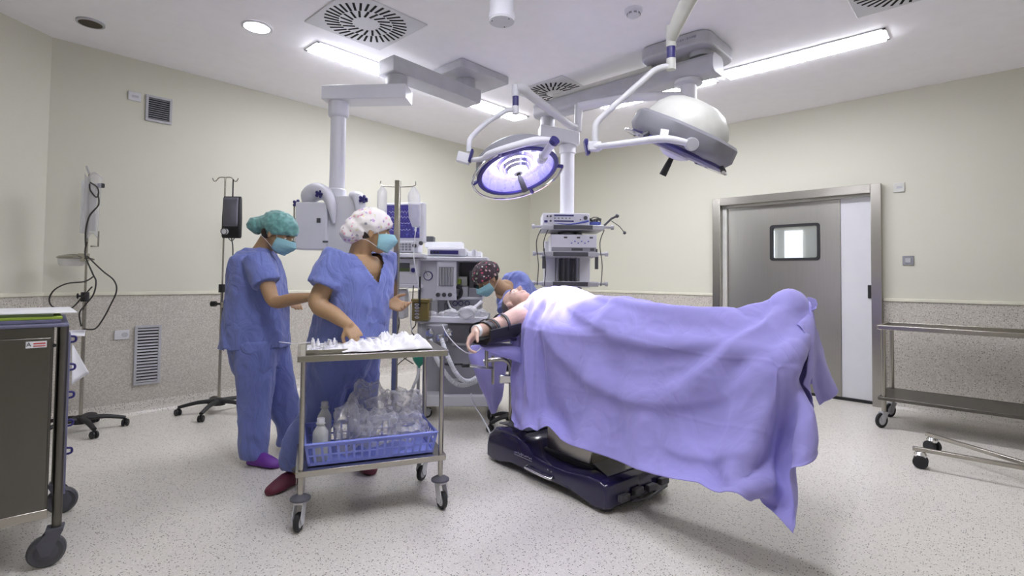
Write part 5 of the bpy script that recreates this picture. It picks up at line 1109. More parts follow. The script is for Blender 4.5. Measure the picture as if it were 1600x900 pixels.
# ------------------------------------------------ nurse with the green cap
def P_(x, y, d): return pt(x, y, d=d)
def nurse_a():
    t = thing('person', 'nurse in blue scrubs, green cap and purple clogs standing left, reaching to her colleague', 'person', floor_pt(415, 715), 0)
    fr = cR.copy(); lat = fF.copy()
    hc = P_(434, 366, 3.36); H = frame(cR*.88-ZU*.46-cF*.06, ZU); 
    nb = P_(404, 394, 3.38); ch = P_(402, 425, 3.38); wa = P_(402, 480, 3.38); hp_ = P_(402, 528, 3.38); he = P_(399, 543, 3.38)
    sR, sL = P_(404, 412, 3.20), P_(412, 408, 3.55)
    eR, wR = P_(429, 471, 3.14), P_(485, 464, 3.02)
    eL, wL = P_(432, 465, 3.62), P_(452, 470, 3.45)
    kR, aR = P_(398, 632, 3.27), P_(396, 708, 3.24); kL, aL = P_(441, 622, 3.48), P_(452, 690, 3.52)
    gR, gL = P_(400, 545, 3.29), P_(420, 545, 3.45)
    mb = MB(); head(mb, hc, H, 1.02)
    limb(mb, [nb+V((0, 0, -.03)), P_(413, 386, 3.38), hc+H @ V((-.035, 0, -.03))], [.062, .056, .054])
    loft(mb, [(nb, lat, fr, .09, .07), (ch, lat, fr, .165, .11), (wa, lat, fr, .13, .10), (hp_, lat, fr, .155, .115), (P_(402, 552, 3.38), lat, fr, .12, .10)])
    for s_, e_, w_ in ((sR, eR, wR), (sL, eL, wL)): limb(mb, [s_, (s_+e_)/2, e_, (e_+w_)/2, w_], [.052, .047, .040, .037, .026])
    hand(mb, wR, (wR-eR).normalized()+ZU*.05, -cF*-.2-ZU*.9+cR*.1, .45, .92, 1); hand(mb, wL, (wL-eL), -ZU, .4, .92, -1)
    for g, k, a in ((gR, kR, aR), (gL, kL, aL)): limb(mb, [g, k, a, V((a.x, a.y, .05))], [.08, .055, .04, .04])
    vs, ns, fs = remeshed(mb, .006, 3); obj('body', from_raw(vs, fs), 'skin_a', t)
    eyes(t, hc, H, 1.02)
    mb = MB()
    loft(mb, [(P_(405, 389, 3.38), lat, fr, .075, .075), (P_(401, 397, 3.38), lat, fr, .15, .105), (P_(400, 408, 3.38), lat, fr, .195, .135), (P_(402, 435, 3.38), lat, fr, .20, .158), (P_(402, 480, 3.38), lat, fr, .195, .178), (he, lat, fr, .215, .20)], p=2.3)
    for s_, e_ in ((sR, eR), (sL, eL)):
        q = (e_-s_).normalized(); mid = s_+q*.145; mb.tube([s_-q*.05+V((0, 0, .0)), s_+q*.04, mid], [.078, .082, .082], n=20, smooth=4, caps=True)
    hz = he.z
    garment('scrub_top', mb, 'scrub', t, .012, drop=lambda v: v.z < hz+.006, seed=2)
    mb = MB()
    mb.tube([P_(399, 520, 3.38), P_(399, 560, 3.36)], [.19, .16], n=28, flat=.9, round_ends=True)
    for g, k, a, r0 in ((gR, kR, aR, 0), (gL, kL, aL, 0)): mb.tube([g+V((0, 0, .06)), g, g*.45+k*.55, k, a+V((0, 0, .10)), a+V((0, 0, -.02))], [.12, .125, .112, .096, .084, .082], n=22, smooth=4)
    garment('scrub_trousers', mb, 'scrub', t, .012, seed=11, s=(8, 8, 3))
    cap_shape('surgical_cap', t, hc, H, cap_green, 1.02, ((-.012, 0, .050, .120, .098, .092), (-.105, 0, .015, .062, .064, .052), (-.145, 0, -.015, .060, .062, .050)), (.038, -.50), 3, .007)
    mb = MB(); mb.ell(hc+H @ V((-.045, 0, .0)), (.055, .079, .07), H); vs, ns, fs = remeshed(mb, .006, 2); obj('hair', from_raw(vs, fs), 'hair', t)
    mask_shape(t, hc, H, 1.02)
    shoe(t, aR+cR*.035-cF*.02, cR*.97-cF*.28, 'purple_shoe', .25); shoe(t, aL+cR*.02, cR*.95-cF*.3, 'purple_shoe', .25)
# ------------------------------------------------ nurse in the middle
def nurse_b():
    t = thing('person', 'nurse in blue scrubs and flowered white cap behind the trolley, looking right', 'person', floor_pt(515, 725), 0)
    fr = (cR*.80-fF*.60).normalized(); lat = (cR*.60+fF*.80).normalized()
    hc = P_(581, 364, 3.02); H = frame(cR*.95+fF*.28-ZU*.12, ZU)
    nb = P_(563, 400, 3.04); sR, sL = P_(525, 412, 2.92), P_(594, 409, 3.20)
    eR, wR = P_(497, 474, 2.84), P_(545, 508, 2.78); eL, wL = P_(588, 468, 3.26), P_(608, 473, 3.10)
    gR, gL = P_(517, 552, 2.97), P_(556, 552, 3.12); kR, aR = P_(503, 640, 2.98), P_(464, 722, 2.95); kL, aL = P_(563, 625, 3.14), P_(565, 690, 3.20)
    mb = MB(); head(mb, hc, H, 1.03)
    limb(mb, [nb+V((0, 0, -.05)), nb+V((0, 0, .02)), hc+H @ V((-.03, 0, -.04))], [.075, .064, .056])
    loft(mb, [(nb, lat, fr, .10, .075), (P_(560, 425, 3.05), lat, fr, .175, .12), (P_(553, 470, 3.05), lat, fr, .15, .12), (P_(545, 525, 3.05), lat, fr, .17, .13), (P_(540, 555, 3.05), lat, fr, .13, .11)])
    for s_, e_, w_ in ((sR, eR, wR), (sL, eL, wL)): limb(mb, [s_, (s_+e_)/2, e_, (e_+w_)/2, w_], [.064, .059, .052, .044, .029])
    hand(mb, wR, cR*.50-ZU*.62-fF*.25, -ZU*.35-fF*-.6-cR*.4, .5, .98, 1, tc=.8)
    hand(mb, wL, cR*.93-ZU*.25-fF*.2, ZU*.45-fF*.75, .55, .95, 1, curls=(.35, .5, .6, .7), tc=.3)
    for g, k, a in ((gR, kR, aR), (gL, kL, aL)): limb(mb, [g, k, a, V((a.x, a.y, .05))], [.09, .06, .042, .042])
    vs, ns, fs = remeshed(mb, .006, 3); obj('body', from_raw(vs, fs), 'skin_b', t)
    eyes(t, hc, H, 1.03)
    mb = MB()
    loft(mb, [(P_(562, 397, 3.04), lat, fr, .085, .085), (P_(561, 403, 3.05), lat, fr, .155, .11), (P_(560, 414, 3.05), lat, fr, .21, .135), (P_(560, 440, 3.05), lat, fr, .215, .165), (P_(554, 480, 3.05), lat, fr, .215, .175), (P_(544, 530, 3.05), lat, fr, .225, .19), (P_(541, 556, 3.05), lat, fr, .23, .195)], p=2.3)
    for s_, e_ in ((sR, eR), (sL, eL)):
        q = (e_-s_).normalized(); mb.tube([s_-q*.06, s_+q*.03, s_+q*(.15 if s_ is sR else .13)], [.088, .098, .104 if s_ is sR else .09], n=22, smooth=4)
    zv = P_(570, 440, 3.0).z; hz = P_(541, 556, 3.05).z
    def drop(v):
        if v.z < hz+.006: return True
        q = v-nb; f = q.dot(fr); l = q.dot(lat)
        return f > .0 and v.z > zv and abs(l-.01) < (v.z-zv)*.62+.001
    garment('scrub_top', mb, 'scrub', t, .012, drop=drop, seed=23)
    mb = MB(); mb.tube([P_(541, 530, 3.05), P_(538, 566, 3.05)], [.205, .165], n=28, flat=.85, round_ends=True)
    for g, k, a in ((gR, kR, aR), (gL, kL, aL)): mb.tube([g+V((0, 0, .06)), g, g*.45+k*.55, k, a+V((0, 0, .10)), a+V((0, 0, -.02))], [.14, .14, .122, .104, .088, .084], n=22, smooth=4)
    garment('scrub_trousers', mb, 'scrub', t, .012, seed=31, s=(8, 8, 3))
    cap_shape('surgical_cap', t, hc, H, cap_flower, 1.03, ((-.010, 0, .050, .116, .096, .090), (-.075, 0, .010, .082, .080, .072), (-.112, 0, -.020, .058, .066, .056)), (.040, -.62), 8, .006)
    mb = MB(); mb.ell(hc+H @ V((-.040, 0, .005)), (.060, .080, .066), H); vs, ns, fs = remeshed(mb, .006, 2); obj('hair', from_raw(vs, fs), 'hair', t)
    mask_shape(t, hc, H, 1.03)
    shoe(t, V((aR.x, aR.y, 0))-fF*.03-cR*.02, -fF*.85-cR*.35, 'red_shoe', .25); shoe(t, aL, cR*.6-fF*.7, 'red_shoe', .25)
# ------------------------------------------------ anaesthetist bending over the patient
def nurse_c():
    hip = V((3.45, 3.08, .90))
    t = thing('person', 'anaesthetist in blue scrubs and dark flowered cap bending over the patient', 'person', (hip.x, hip.y, 0), 0)
    hc = P_(761, 436, 4.22); H = frame(-cR*.52-ZU*.62-fF*.42, ZU)
    chs = P_(803, 458, 4.33); up_ = (chs-hip).normalized(); lat = V((.45, -.89, 0)); lat = (fF*.85+cR*.25).normalized(); lat = (lat-up_*lat.dot(up_)).normalized(); fr = -lat.cross(up_)
    if fr.z > 0: fr = -fr
    nb = P_(785, 452, 4.28); sR, sL = P_(800, 470, 4.12), P_(797, 452, 4.48)
    eR, wR = P_(790, 498, 4.02), P_(795, 500, 3.84); eL, wL = P_(812, 490, 4.25), P_(818, 488, 4.0)
    mb = MB(); head(mb, hc, H, 1.0); limb(mb, [nb+(chs-nb)*.4, nb, hc+H @ V((-.035, 0, -.03))], [.06, .055, .052])
    loft(mb, [(nb, lat, fr, .08, .065), (chs, lat, fr, .17, .11), (chs*.5+hip*.5, lat, fr, .14, .10), (hip, lat, fr, .16, .12)])
    for s_, e_, w_ in ((sR, eR, wR), (sL, eL, wL)):
        limb(mb, [s_, (s_+e_)/2, e_, (e_+w_)/2, w_], [.05, .046, .04, .036, .026]); hand(mb, w_, w_-e_, -ZU, .5, .92, 1 if s_ is sR else -1)
    legs = []
    for s_ in (-1, 1):
        g = hip+lat*.09*s_; k = V((g.x-.03, g.y, .48)); a = V((g.x, g.y, .09)); legs.append((g, k, a)); limb(mb, [g, k, a, V((a.x, a.y, .05))], [.08, .055, .04, .04])
    vs, ns, fs = remeshed(mb, .0065, 3); obj('body', from_raw(vs, fs), 'skin_a', t); eyes(t, hc, H, 1.0)
    mb = MB(); loft(mb, [(nb+(chs-nb)*.15, lat, fr, .09, .08), (chs-up_*.06+up_*.12, lat, fr, .17, .12), (chs, lat, fr, .205, .145), (chs*.5+hip*.5, lat, fr, .20, .16), (hip-up_*.06, lat, fr, .21, .17)], p=2.3)
    for s_, e_ in ((sR, eR), (sL, eL)): q = (e_-s_).normalized(); mb.tube([s_-q*.05, s_+q*.03, s_+q*.12], [.08, .086, .086], n=20, smooth=4)
    garment('scrub_top', mb, 'scrub', t, .012, seed=41, s=(9, 4, 9))
    mb = MB()
    mb.ell(hip, (.19, .19, .13))
    for g, k, a in legs: mb.tube([g, k, a+V((0, 0, .10)), a+V((0, 0, -.02))], [.115, .09, .082, .08], n=22, smooth=4)
    garment('scrub_trousers', mb, 'scrub', t, .011, seed=51)
    cap_shape('surgical_cap', t, hc, H, cap_dark, 1.0, ((-.012, 0, .050, .118, .096, .092), (-.075, 0, .030, .070, .075, .065)), (.040, -.30), 5, .006)
    mb = MB(); mb.ell(hc+H @ V((-.040, 0, .0)), (.060, .080, .066), H); vs, ns, fs = remeshed(mb, .006, 2); obj('hair', from_raw(vs, fs), 'hair', t)
    mask_shape(t, hc, H, 1.0)
    for g, k, a in legs: shoe(t, a, -fF*.5-cR*.3, 'purple_shoe')
# ------------------------------------------------ patient
def patient():
    t = thing('person', 'patient lying on the operating table under the lavender drape, one arm strapped out', 'person', (2.68, 1.7, .895), 0)
    hc = V((2.745, 2.52, 1.005)); H = frame(V((-.10, -.10, 1)), V((0, 1, .05)))
    sR = P_(824, 489, 3.42); eR = P_(783, 508, 3.20); wR = P_(745, 517, 3.03)
    mb = MB(); head(mb, hc, H, 1.04)
    X = V((1, 0, 0)); Zz = ZU
    limb(mb, [hc+H @ V((-.02, 0, -.05)), V((2.74, 2.38, .975)), V((2.735, 2.30, .96))], [.055, .060, .07])
    loft(mb, [(V((2.735, 2.36, .965)), X, Zz, .09, .06), (V((2.735, 2.28, .97)), X, Zz, .19, .085), (V((2.73, 2.10, .98)), X, Zz, .19, .11), (V((2.71, 1.80, .965)), X, Zz, .165, .10), (V((2.69, 1.55, .95)), X, Zz, .18, .095), (V((2.68, 1.45, .945)), X, Zz, .15, .08)])
    for s_ in (-1, 1): x = 2.67+s_*.095; limb(mb, [V((x, 1.52, .945)), V((x, 1.12, .945)), V((x-.005, .78, .94)), V((x, .74, .94))], [.085, .058, .042, .04]); limb(mb, [V((x, .76, .93)), V((x, .735, .97)), V((x, .725, 1.015))], [.038, .036, .024], flat=.9)
    limb(mb, [V((2.61, 2.26, .955)), sR, (sR+eR)/2, eR, (eR+wR)/2, wR], [.085, .080, .068, .057, .049, .034])
    limb(mb, [V((2.90, 2.25, .96)), V((2.965, 2.0, .94)), V((2.95, 1.75, .935)), V((2.90, 1.55, .97))], [.055, .045, .038, .03]); hand(mb, V((2.90, 1.55, .97)), V((-.3, -1, 0)), -ZU, .3, 1, -1)
    dh = (wR-eR).normalized(); hand(mb, wR, dh*.75-ZU*.55, -ZU*.55-dh*.2-fF*.55, .62, 1.08, -1, curls=(.5, .7, .8, .85), tc=.5)
    vs, ns, fs = remeshed(mb, .006, 3); obj('body', from_raw(vs, fs), 'skin_c', t); eyes(t, hc, H, 1.04)
    mb = MB(); mb.ell(hc+H @ V((-.030, 0, .048)), (.085, .081, .075), H); vs, ns, fs = remeshed(mb, .006, 2)
    vs = folds(vs, ns, .003, (30, 30, 30), 3); obj('hair', from_raw(vs, fs), 'hair_g', t)
    mb = MB(); q = wR+dh*.0; mb.cyl(q-dh*.012, q+dh*.012, .036, n=24); tag(obj('wristband', mb, 'strap_w', loc=q), 'white band around the patient wrist', 'wristband')
    # strapped arm support
    a = thing('arm_board', 'black padded arm board with straps holding the patient arm out from the table', 'arm board', V((eR.x+.02, eR.y, .80)))
    d = (wR-eR).normalized(); dn = V((d.x, d.y, 0)).normalized(); n = V((-dn.y, dn.x, 0))
    def ab(x, y, z): return eR+d*x+n*y+V((0, 0, z))
    mb = MB(); rg = []
    for x in (-.10, -.02, .10, .19):
        w_ = .083; rg.append([ab(x, y*w_, z) for y, z in ((-1, .005), (-1, -.055), (-.6, -.085), (.6, -.085), (1, -.055), (1, .005), (.86, .005), (.8, -.045), (.5, -.062), (-.5, -.062), (-.8, -.045), (-.86, .005))])
    mb.rings(rg); obj('padded_trough', mb, 'rubber_strap', a, bevel=.004)
    def strap(x, r_, w_, tilt=0):
        mb = MB(); rg = []
        for k in range(25):
            an = PI*(-.12+1.24*k/24); c = ab(x+tilt*math.cos(an), math.cos(an)*r_*1.12, math.sin(an)*r_-.008); rg.append([c-d*w_, c+d*w_, c+d*w_+V((0, 0, .004))+n*math.cos(an)*.004, c-d*w_+V((0, 0, .004))+n*math.cos(an)*.004])
        mb.rings(rg); obj('strap', mb, 'rubber_strap', a)
    strap(.0, .074, .011, .02); strap(.165, .054, .024, -.03); strap(.120, .062, .010, -.02)
    mb = MB(); mb.box(V((eR.x+.04, eR.y, .795)), (.42, .05, .02)); obj('board_bar', mb, 'steel', a, bevel=.003)
def pattern(name, base, cols, scale, dot=.45):
    m, N, L, p = new_mat(name); setp(p, base=base, rough=.85)
    vec = coords(N, L); v = N.new('ShaderNodeTexVoronoi'); v.inputs['Scale'].default_value = scale; L.new(vec, v.inputs['Vector'])
    s = N.new('ShaderNodeSeparateColor'); L.new(v.outputs['Color'], s.inputs[0]); r = N.new('ShaderNodeValToRGB'); r.color_ramp.interpolation = 'CONSTANT'
    e = r.color_ramp.elements
    while len(e) < len(cols): e.new(.5)
    for i, c in enumerate(cols): e[i].position = i/len(cols); e[i].color = (*c, 1)
    L.new(s.outputs[0], r.inputs[0])
    wob = noise_tex(N, L, vec, scale*1.6, 2); ad = N.new('ShaderNodeMath'); ad.operation = 'ADD'; L.new(v.outputs['Distance'], ad.inputs[0]); L.new(wob, ad.inputs[1])
    lt = N.new('ShaderNodeMath'); lt.operation = 'LESS_THAN'; lt.inputs[1].default_value = dot+.38; L.new(ad.outputs[0], lt.inputs[0])
    mx = N.new('ShaderNodeMix'); mx.data_type = 'RGBA'; L.new(lt.outputs[0], mx.inputs['Factor']); mx.inputs['A'].default_value = (*base, 1); L.new(r.outputs[0], mx.inputs['B']); L.new(mx.outputs['Result'], p.inputs['Base Color'])
    return m
cap_green = plain('green_cap', (.13, .31, .29), .8, bmp=.5, bscale=50, var=.2, sheen=.3)
cap_flower = pattern('flowered_white_cap', (.80, .76, .74), [(.62, .30, .42), (.75, .70, .45), (.35, .35, .40), (.80, .45, .52), (.55, .38, .62), (.80, .76, .74)], 36, .40)
cap_dark = pattern('flowered_dark_cap', (.06, .04, .05), [(.55, .10, .16), (.60, .58, .52), (.25, .35, .22), (.65, .42, .42), (.10, .08, .09)], 34, .42)
nurse_a(); nurse_b(); nurse_c(); patient()
# ---------------------------------------------------------------- the drape is laid over patient and table by a small cloth relaxation
def drape_grid(NU=66, NV=54, N=340, iters=12):
    SL, SW, near, ang = 1.85, 1.48, 1.01, -.05
    hu, hw = SL/(NU-1), SW/(NV-1); rng = np.random.default_rng(3)
    U, W = np.meshgrid(np.arange(NU)*hu, np.arange(NV)*hw, indexing='ij')
    a = np.where(U < .5, U*.62+.19, U); b = W-near; ca, sa = math.cos(ang), math.sin(ang)
    P = np.stack([2.74+b*ca-a*sa, 2.30-(a*ca+b*sa), np.full_like(U, 1.22)], -1); P += rng.normal(0, .008, P.shape)
    def cap(p, a, b, r1, r2):
        a = np.array(a); b = np.array(b); ab = b-a; t = np.clip(((p-a)@ab)/(ab@ab), 0, 1)
        return np.linalg.norm(p-(a+t[:, None]*ab), axis=1)-(r1+(r2-r1)*t)
    def ell(p, c, r):
        q = (p-np.array(c))/np.array(r); k = np.linalg.norm(q, axis=1); return k*(k-1)/np.maximum(np.linalg.norm(q/np.array(r), axis=1), 1e-6)
    def box(p, c, hs, r):
        q = np.abs(p-np.array(c))-(np.array(hs)-r); return np.linalg.norm(np.maximum(q, 0), axis=1)+np.minimum(q.max(1), 0)-r
    def sdf(p):
        return np.minimum.reduce([box(p, (2.66, 1.62, .84), (.24, .98, .055), .05), ell(p, (2.73, 2.10, .985), (.235, .26, .122)),
            ell(p, (2.70, 1.72, .97), (.19, .30, .085)), ell(p, (2.69, 1.52, .95), (.20, .20, .085)),
            cap(p, (2.56, 1.55, .935), (2.55, 1.12, .925), .105, .075), cap(p, (2.77, 1.5, .945), (2.76, 1.12, .935), .085, .06),
            cap(p, (2.55, 1.12, .925), (2.56, .74, .925), .07, .05), cap(p, (2.76, 1.12, .93), (2.75, .74, .925), .058, .045),
            ell(p, (2.65, .71, .93), (.085, .065, .172)), ell(p, (2.66, .80, .93), (.13, .17, .105))])
    def collide(P, P0, th=.012):
        p = P.reshape(-1, 3); d = sdf(p)-th; m = d < 0
        if m.any():
            q = p[m]; e = 1e-3; I = np.eye(3)*e
            g = np.stack([sdf(q+I[i])-sdf(q-I[i]) for i in range(3)], 1); g /= np.linalg.norm(g, axis=1, keepdims=True)+1e-9
            q2 = q-d[m][:, None]*g; o = P0.reshape(-1, 3)[m]; mv = q2-o; n = (mv*g).sum(1, keepdims=True)*g; p[m] = o+n+(mv-n)*.35
        return p.reshape(P.shape)
    S = slice; prs = []
    for o in (0, 1):
        prs.append(((S(o, NU-1, 2), S(None)), (S(o+1, NU, 2), S(None)), hu, 1, 1)); prs.append(((S(None), S(o, NV-1, 2)), (S(None), S(o+1, NV, 2)), hw, 1, 1))
        for a1, b1, a2, b2 in ((S(o, NU-1, 2), S(0, NV-1), S(o+1, NU, 2), S(1, NV)), (S(o, NU-1, 2), S(1, NV), S(o+1, NU, 2), S(0, NV-1))):
            prs.append(((a1, b1), (a2, b2), math.hypot(hu, hw), .25, .6))
    for st, kk in ((2, .13), (3, .09)):
        for o in (0, 1):
            ix = np.array([i for i in range(NU-st) if (i//st) % 2 == o]); prs.append(((ix, S(None)), (ix+st, S(None)), hu*st, kk, 1))
            ix = np.array([i for i in range(NV-st) if (i//st) % 2 == o]); prs.append(((S(None), ix), (S(None), ix+st), hw*st, kk, 1))
    held = [(0, 0, (2.32, 2.17, .31), .3, .5), (.11, 0, (2.30, 2.0, .31), .5, .3), (.20, 0, (2.275, 1.85, .35), .5, .4), (.36, 0, (2.245, 1.59, .29), .5, .4), (.56, 0, (2.19, 1.23, .28), .5, .3),
            (.73, 0, (2.13, .91, .33), .6, .3), (.82, 0, (2.10, .76, .335), .6, .4),
            (.89, 0, (2.27, .72, .335), .6, .3), (1, 0, (2.20, .575, .22), .3, .5), (1, .16, (2.235, .60, .46), .5, .4),
            (1, .45, (2.43, .63, .74), .5, .3), (1, 1, (2.88, .64, .57), .5, .5), (.94, .70, (2.64, .68, 1.11), .2, .8)]
    held = [(int(round(u*(NU-1))), int(round(v*(NV-1))), np.array(p), s, w) for u, v, p, s, w in held]
    vel = np.zeros_like(P); dt = 1/100.
    for it in range(N):
        P0 = P.copy(); vel[..., 2] -= 9.8*dt; vel *= .985 if it < N*.7 else .94; P = P+vel*dt; w = min(1, it/(N*.5))
        for k in range(iters):
            for s1, s2, r, kk, cp in prs:
                A = P[s1]; B = P[s2]; d = B-A; L = np.sqrt((d*d).sum(-1, keepdims=True))+1e-9; c = L-r; c = np.where(c < 0, c*cp, c); cor = (kk*.5)*c*d/L; P[s1] = A+cor; P[s2] = B-cor
            if k % 3 == 2: P = collide(P, P0)
            for i, j, tgt, st, wt in held:
                if w >= st: P[i, j] += (tgt-P[i, j])*wt*.5
        P = collide(P, P0); vel = (P-P0)/dt; sp = np.linalg.norm(vel, axis=-1, keepdims=True); vel *= np.minimum(1, 3/np.maximum(sp, 1e-6))
    return P
# ---------------------------------------------------------------- operating table
BC = V((2.575, 1.90, 0)); BRZ = -.15; Rb = rotm(rz=BRZ)
t = thing('operating_table', 'operating table with a glossy navy base and steel column under the lavender drape', 'operating table', BC, BRZ)
def bb(x, y, z): return BC+Rb @ V((x, y, 0))+V((0, 0, z))
side = [(-.515, .030), (-.520, .10), (-.505, .145), (-.46, .165), (-.36, .160), (-.22, .140), (-.10, .135), (.06, .150), (.12, .195), (.22, .225), (.36, .228), (.45, .215), (.51, .17), (.525, .11), (.525, .03), (.46, .018), (.39, .022), (.27, .055), (-.27, .055), (-.38, .03), (-.44, .016)]
cx_ = [(-.285, .90, .0), (-.262, 1, 0), (.262, 1, 0), (.285, .90, 0)]
mb = MB()
def prof(x, s_, dz_): return [bb(x, y*(.97 if s_ < 1 else 1), max(.012, .02+(z-.02)*s_)) for y, z in side]
mb.rings([prof(-.268, .80, 0), prof(-.262, .95, 0), prof(-.235, 1, 0), prof(.235, 1, 0), prof(.262, .95, 0), prof(.268, .80, 0)]); bs = obj('base_cover', mb, 'navy', t, bevel=.006)
M['navy_top'] = plain('grey_violet_top', (.10, .10, .12), .25, coat=.3)
mb = MB(); mb.prism([(-.20, -.46), (.20, -.46), (.17, -.24), (-.10, -.22)], .166, .172, BC, Rb); obj('foot_top_panel', mb, 'navy_top', bs)
mb = MB(); mb.prism([(-.17, .22), (.17, .22), (.20, .47), (-.20, .47)], .228, .234, BC, Rb); obj('head_top_panel', mb, 'navy_top', bs)
mb = MB(); mb.tube([bb(-.270, -.12, .075), bb(-.292, -.11, .070), bb(-.295, .04, .072), bb(-.292, .09, .072), bb(-.270, .10, .076)], .0075, n=10, smooth=4); obj('pull_handle', mb, 'chrome', bs)
M['print'] = plain('grey_print', (.22, .21, .30), .4)
mb = MB(); mb.box(bb(-.2695, .14, .112), (.002, .165, .004), Rb); pr = obj('print_line', mb, 'print', bs)
for k in range(11): mb = MB(); mb.box(bb(-.2695, .215-.015*k, .124+.002*(k % 3)), (.002, .009, .008 if k != 4 else .016), Rb); obj('print_letter', mb, 'print', bs)
for k, (y, z) in enumerate(((-.08, .105), (-.11, .103))): mb = MB(); mb.cyl(bb(-.268, y, z), bb(-.271, y, z), .004, n=10); obj('screw', mb, 'print', bs)
for x in (-.20, .20):
    for y in (-.45, .46): mb = MB(); mb.lathe([(.002, 0), (.035, .0), (.035, .02), (.02, .03)], bb(x, y, 0), n=18); obj('foot', mb, 'dgrey', t)
for k, x in enumerate((-.16, -.05, .06, .17)): mb = MB(); mb.box(bb(x, -.535, .075+.01*(k % 2)), (.07, .03, .035), Rb); obj('end_fitting', mb, 'dgrey', t, bevel=.006)
mb = MB(); mb.tube([bb(-.12, -.55, .05), bb(.0, -.56, .045), bb(.18, -.55, .06)], .006, n=8, smooth=3); obj('end_cable', mb, 'dgrey', t)
mb = MB(); mb.box(bb(.0, -.115, .22), (.30, .36, .16), Rb); mb.box(bb(.04, -.10, .53), (.20, .30, .38), Rb); obj('column', mb, 'steel', t, bevel=.012)
mb = MB(); mb.box(bb(.0, -.115, .15), (.32, .40, .04), Rb); obj('column_collar', mb, 'black', t, bevel=.01)
mb = MB(); mb.box((2.63, 1.80, .745), (.34, .50, .09)); obj('top_frame', mb, 'dgrey', t, bevel=.01)
for y0, y1, n in ((.66, 1.42, 'leg_pad'), (1.44, 2.02, 'seat_pad'), (2.04, 2.42, 'back_pad'), (2.43, 2.70, 'head_pad')):
    mb = MB(); w_ = .42 if n != 'head_pad' else .28; mb.box(((2.66 if n != 'head_pad' else 2.73), (y0+y1)/2, .862), (w_, y1-y0-.01, .05)); mb.box(((2.66 if n != 'head_pad' else 2.73), (y0+y1)/2, .825), (w_-.02, y1-y0-.012, .024)); obj(n, mb, 'black', t, bevel=.012)
mb = MB(); mb.ell((2.74, 2.56, .905), (.12, .11, .03)); obj('head_cushion', mb, 'drape', t)
for x in (2.435, 2.885): mb = MB(); mb.box((x, 1.75, .815), (.012, 1.15, .028)); obj('side_rail', mb, 'steel', t, bevel=.002)
# rail posts and clamps at the head end
def vt(mb, pts, r, **k): mb.tube([pt(a, b, d=c) for a, b, c in pts], r, n=12, **k)
mb = MB(); vt(mb, [(756, 565, 3.45), (772, 562, 3.45), (787, 562, 3.45), (796, 569, 3.45), (798, 585, 3.45), (798, 655, 3.45)], .014, smooth=3); obj('screen_post', mb, 'steel', t)
mb = MB(); p = pt(797, 592, d=3.43); mb.box(p-cR*.03, (.085, .05, .055), RV); obj('post_clamp', mb, 'chrome', t, bevel=.008)
mb = MB(); mb.cyl(p+cR*.02, p+cR*.065, .018, n=14); obj('clamp_knob', mb, 'black', t)
for x, y0, y1, d_, r_ in ((760, 545, 575, 3.4, .012), (815, 552, 620, 3.6, .014), (822, 548, 605, 3.55, .016), (770, 556, 600, 3.6, .010)):
    mb = MB(); vt(mb, [(x, y0, d_), (x, y1, d_)], r_); obj('rail_post', mb, 'steel', t)
mb = MB(); vt(mb, [(733, 571, 3.35), (752, 574, 3.38), (770, 575, 3.42)], .009); mb2 = mb; obj('lever', mb, 'chrome', t)
mb = MB(); vt(mb, [(722, 571, 3.33), (733, 571, 3.35)], .013); obj('lever_grip', mb, 'black', t)
mb = MB(); vt(mb, [(805, 595, 3.6), (820, 612, 3.6), (838, 622, 3.55)], .012); obj('linkage', mb, 'dgrey', t)
# dark footed stool base glimpsed behind the posts
c = pt(800, 650, d=4.08); c.z = 0
t = thing('stool', 'low black footed stool glimpsed behind the posts at the head of the table', 'stool', c)
star_base(t, c, .20, .4)
mb = MB(); mb.cyl(c+V((0, 0, .1)), c+V((0, 0, .46)), .022); obj('stem', mb, 'dgrey', t)
mb = MB(); mb.lathe([(.002, .46), (.11, .46), (.13, .475), (.13, .51), (.11, .525), (.002, .525)], c, n=28); obj('seat', mb, 'black', t)
# ---------------------------------------------------------------- lavender drape over the patient
G = drape_grid()
def up2(A):
    a = np.zeros((A.shape[0]*2-1,)+A.shape[1:]); a[::2] = A; m_ = (A[:-1]+A[1:])/2; c2 = m_.copy(); c2[1:-1] = (9*(A[1:-2]+A[2:-1])-(A[:-3]+A[3:]))/16; a[1::2] = c2; return a
G = up2(G); G = up2(G.transpose(1, 0, 2)).transpose(1, 0, 2); G = up2(G); G = up2(G.transpose(1, 0, 2)).transpose(1, 0, 2)
du = np.gradient(G, axis=0); dv = np.gradient(G, axis=1); NN = np.cross(du, dv); NN /= np.linalg.norm(NN, axis=2, keepdims=True)+1e-9
if NN[G.shape[0]//2, G.shape[1]//2, 2] < 0: NN = -NN
nU, nV = G.shape[:2]; Pm = []
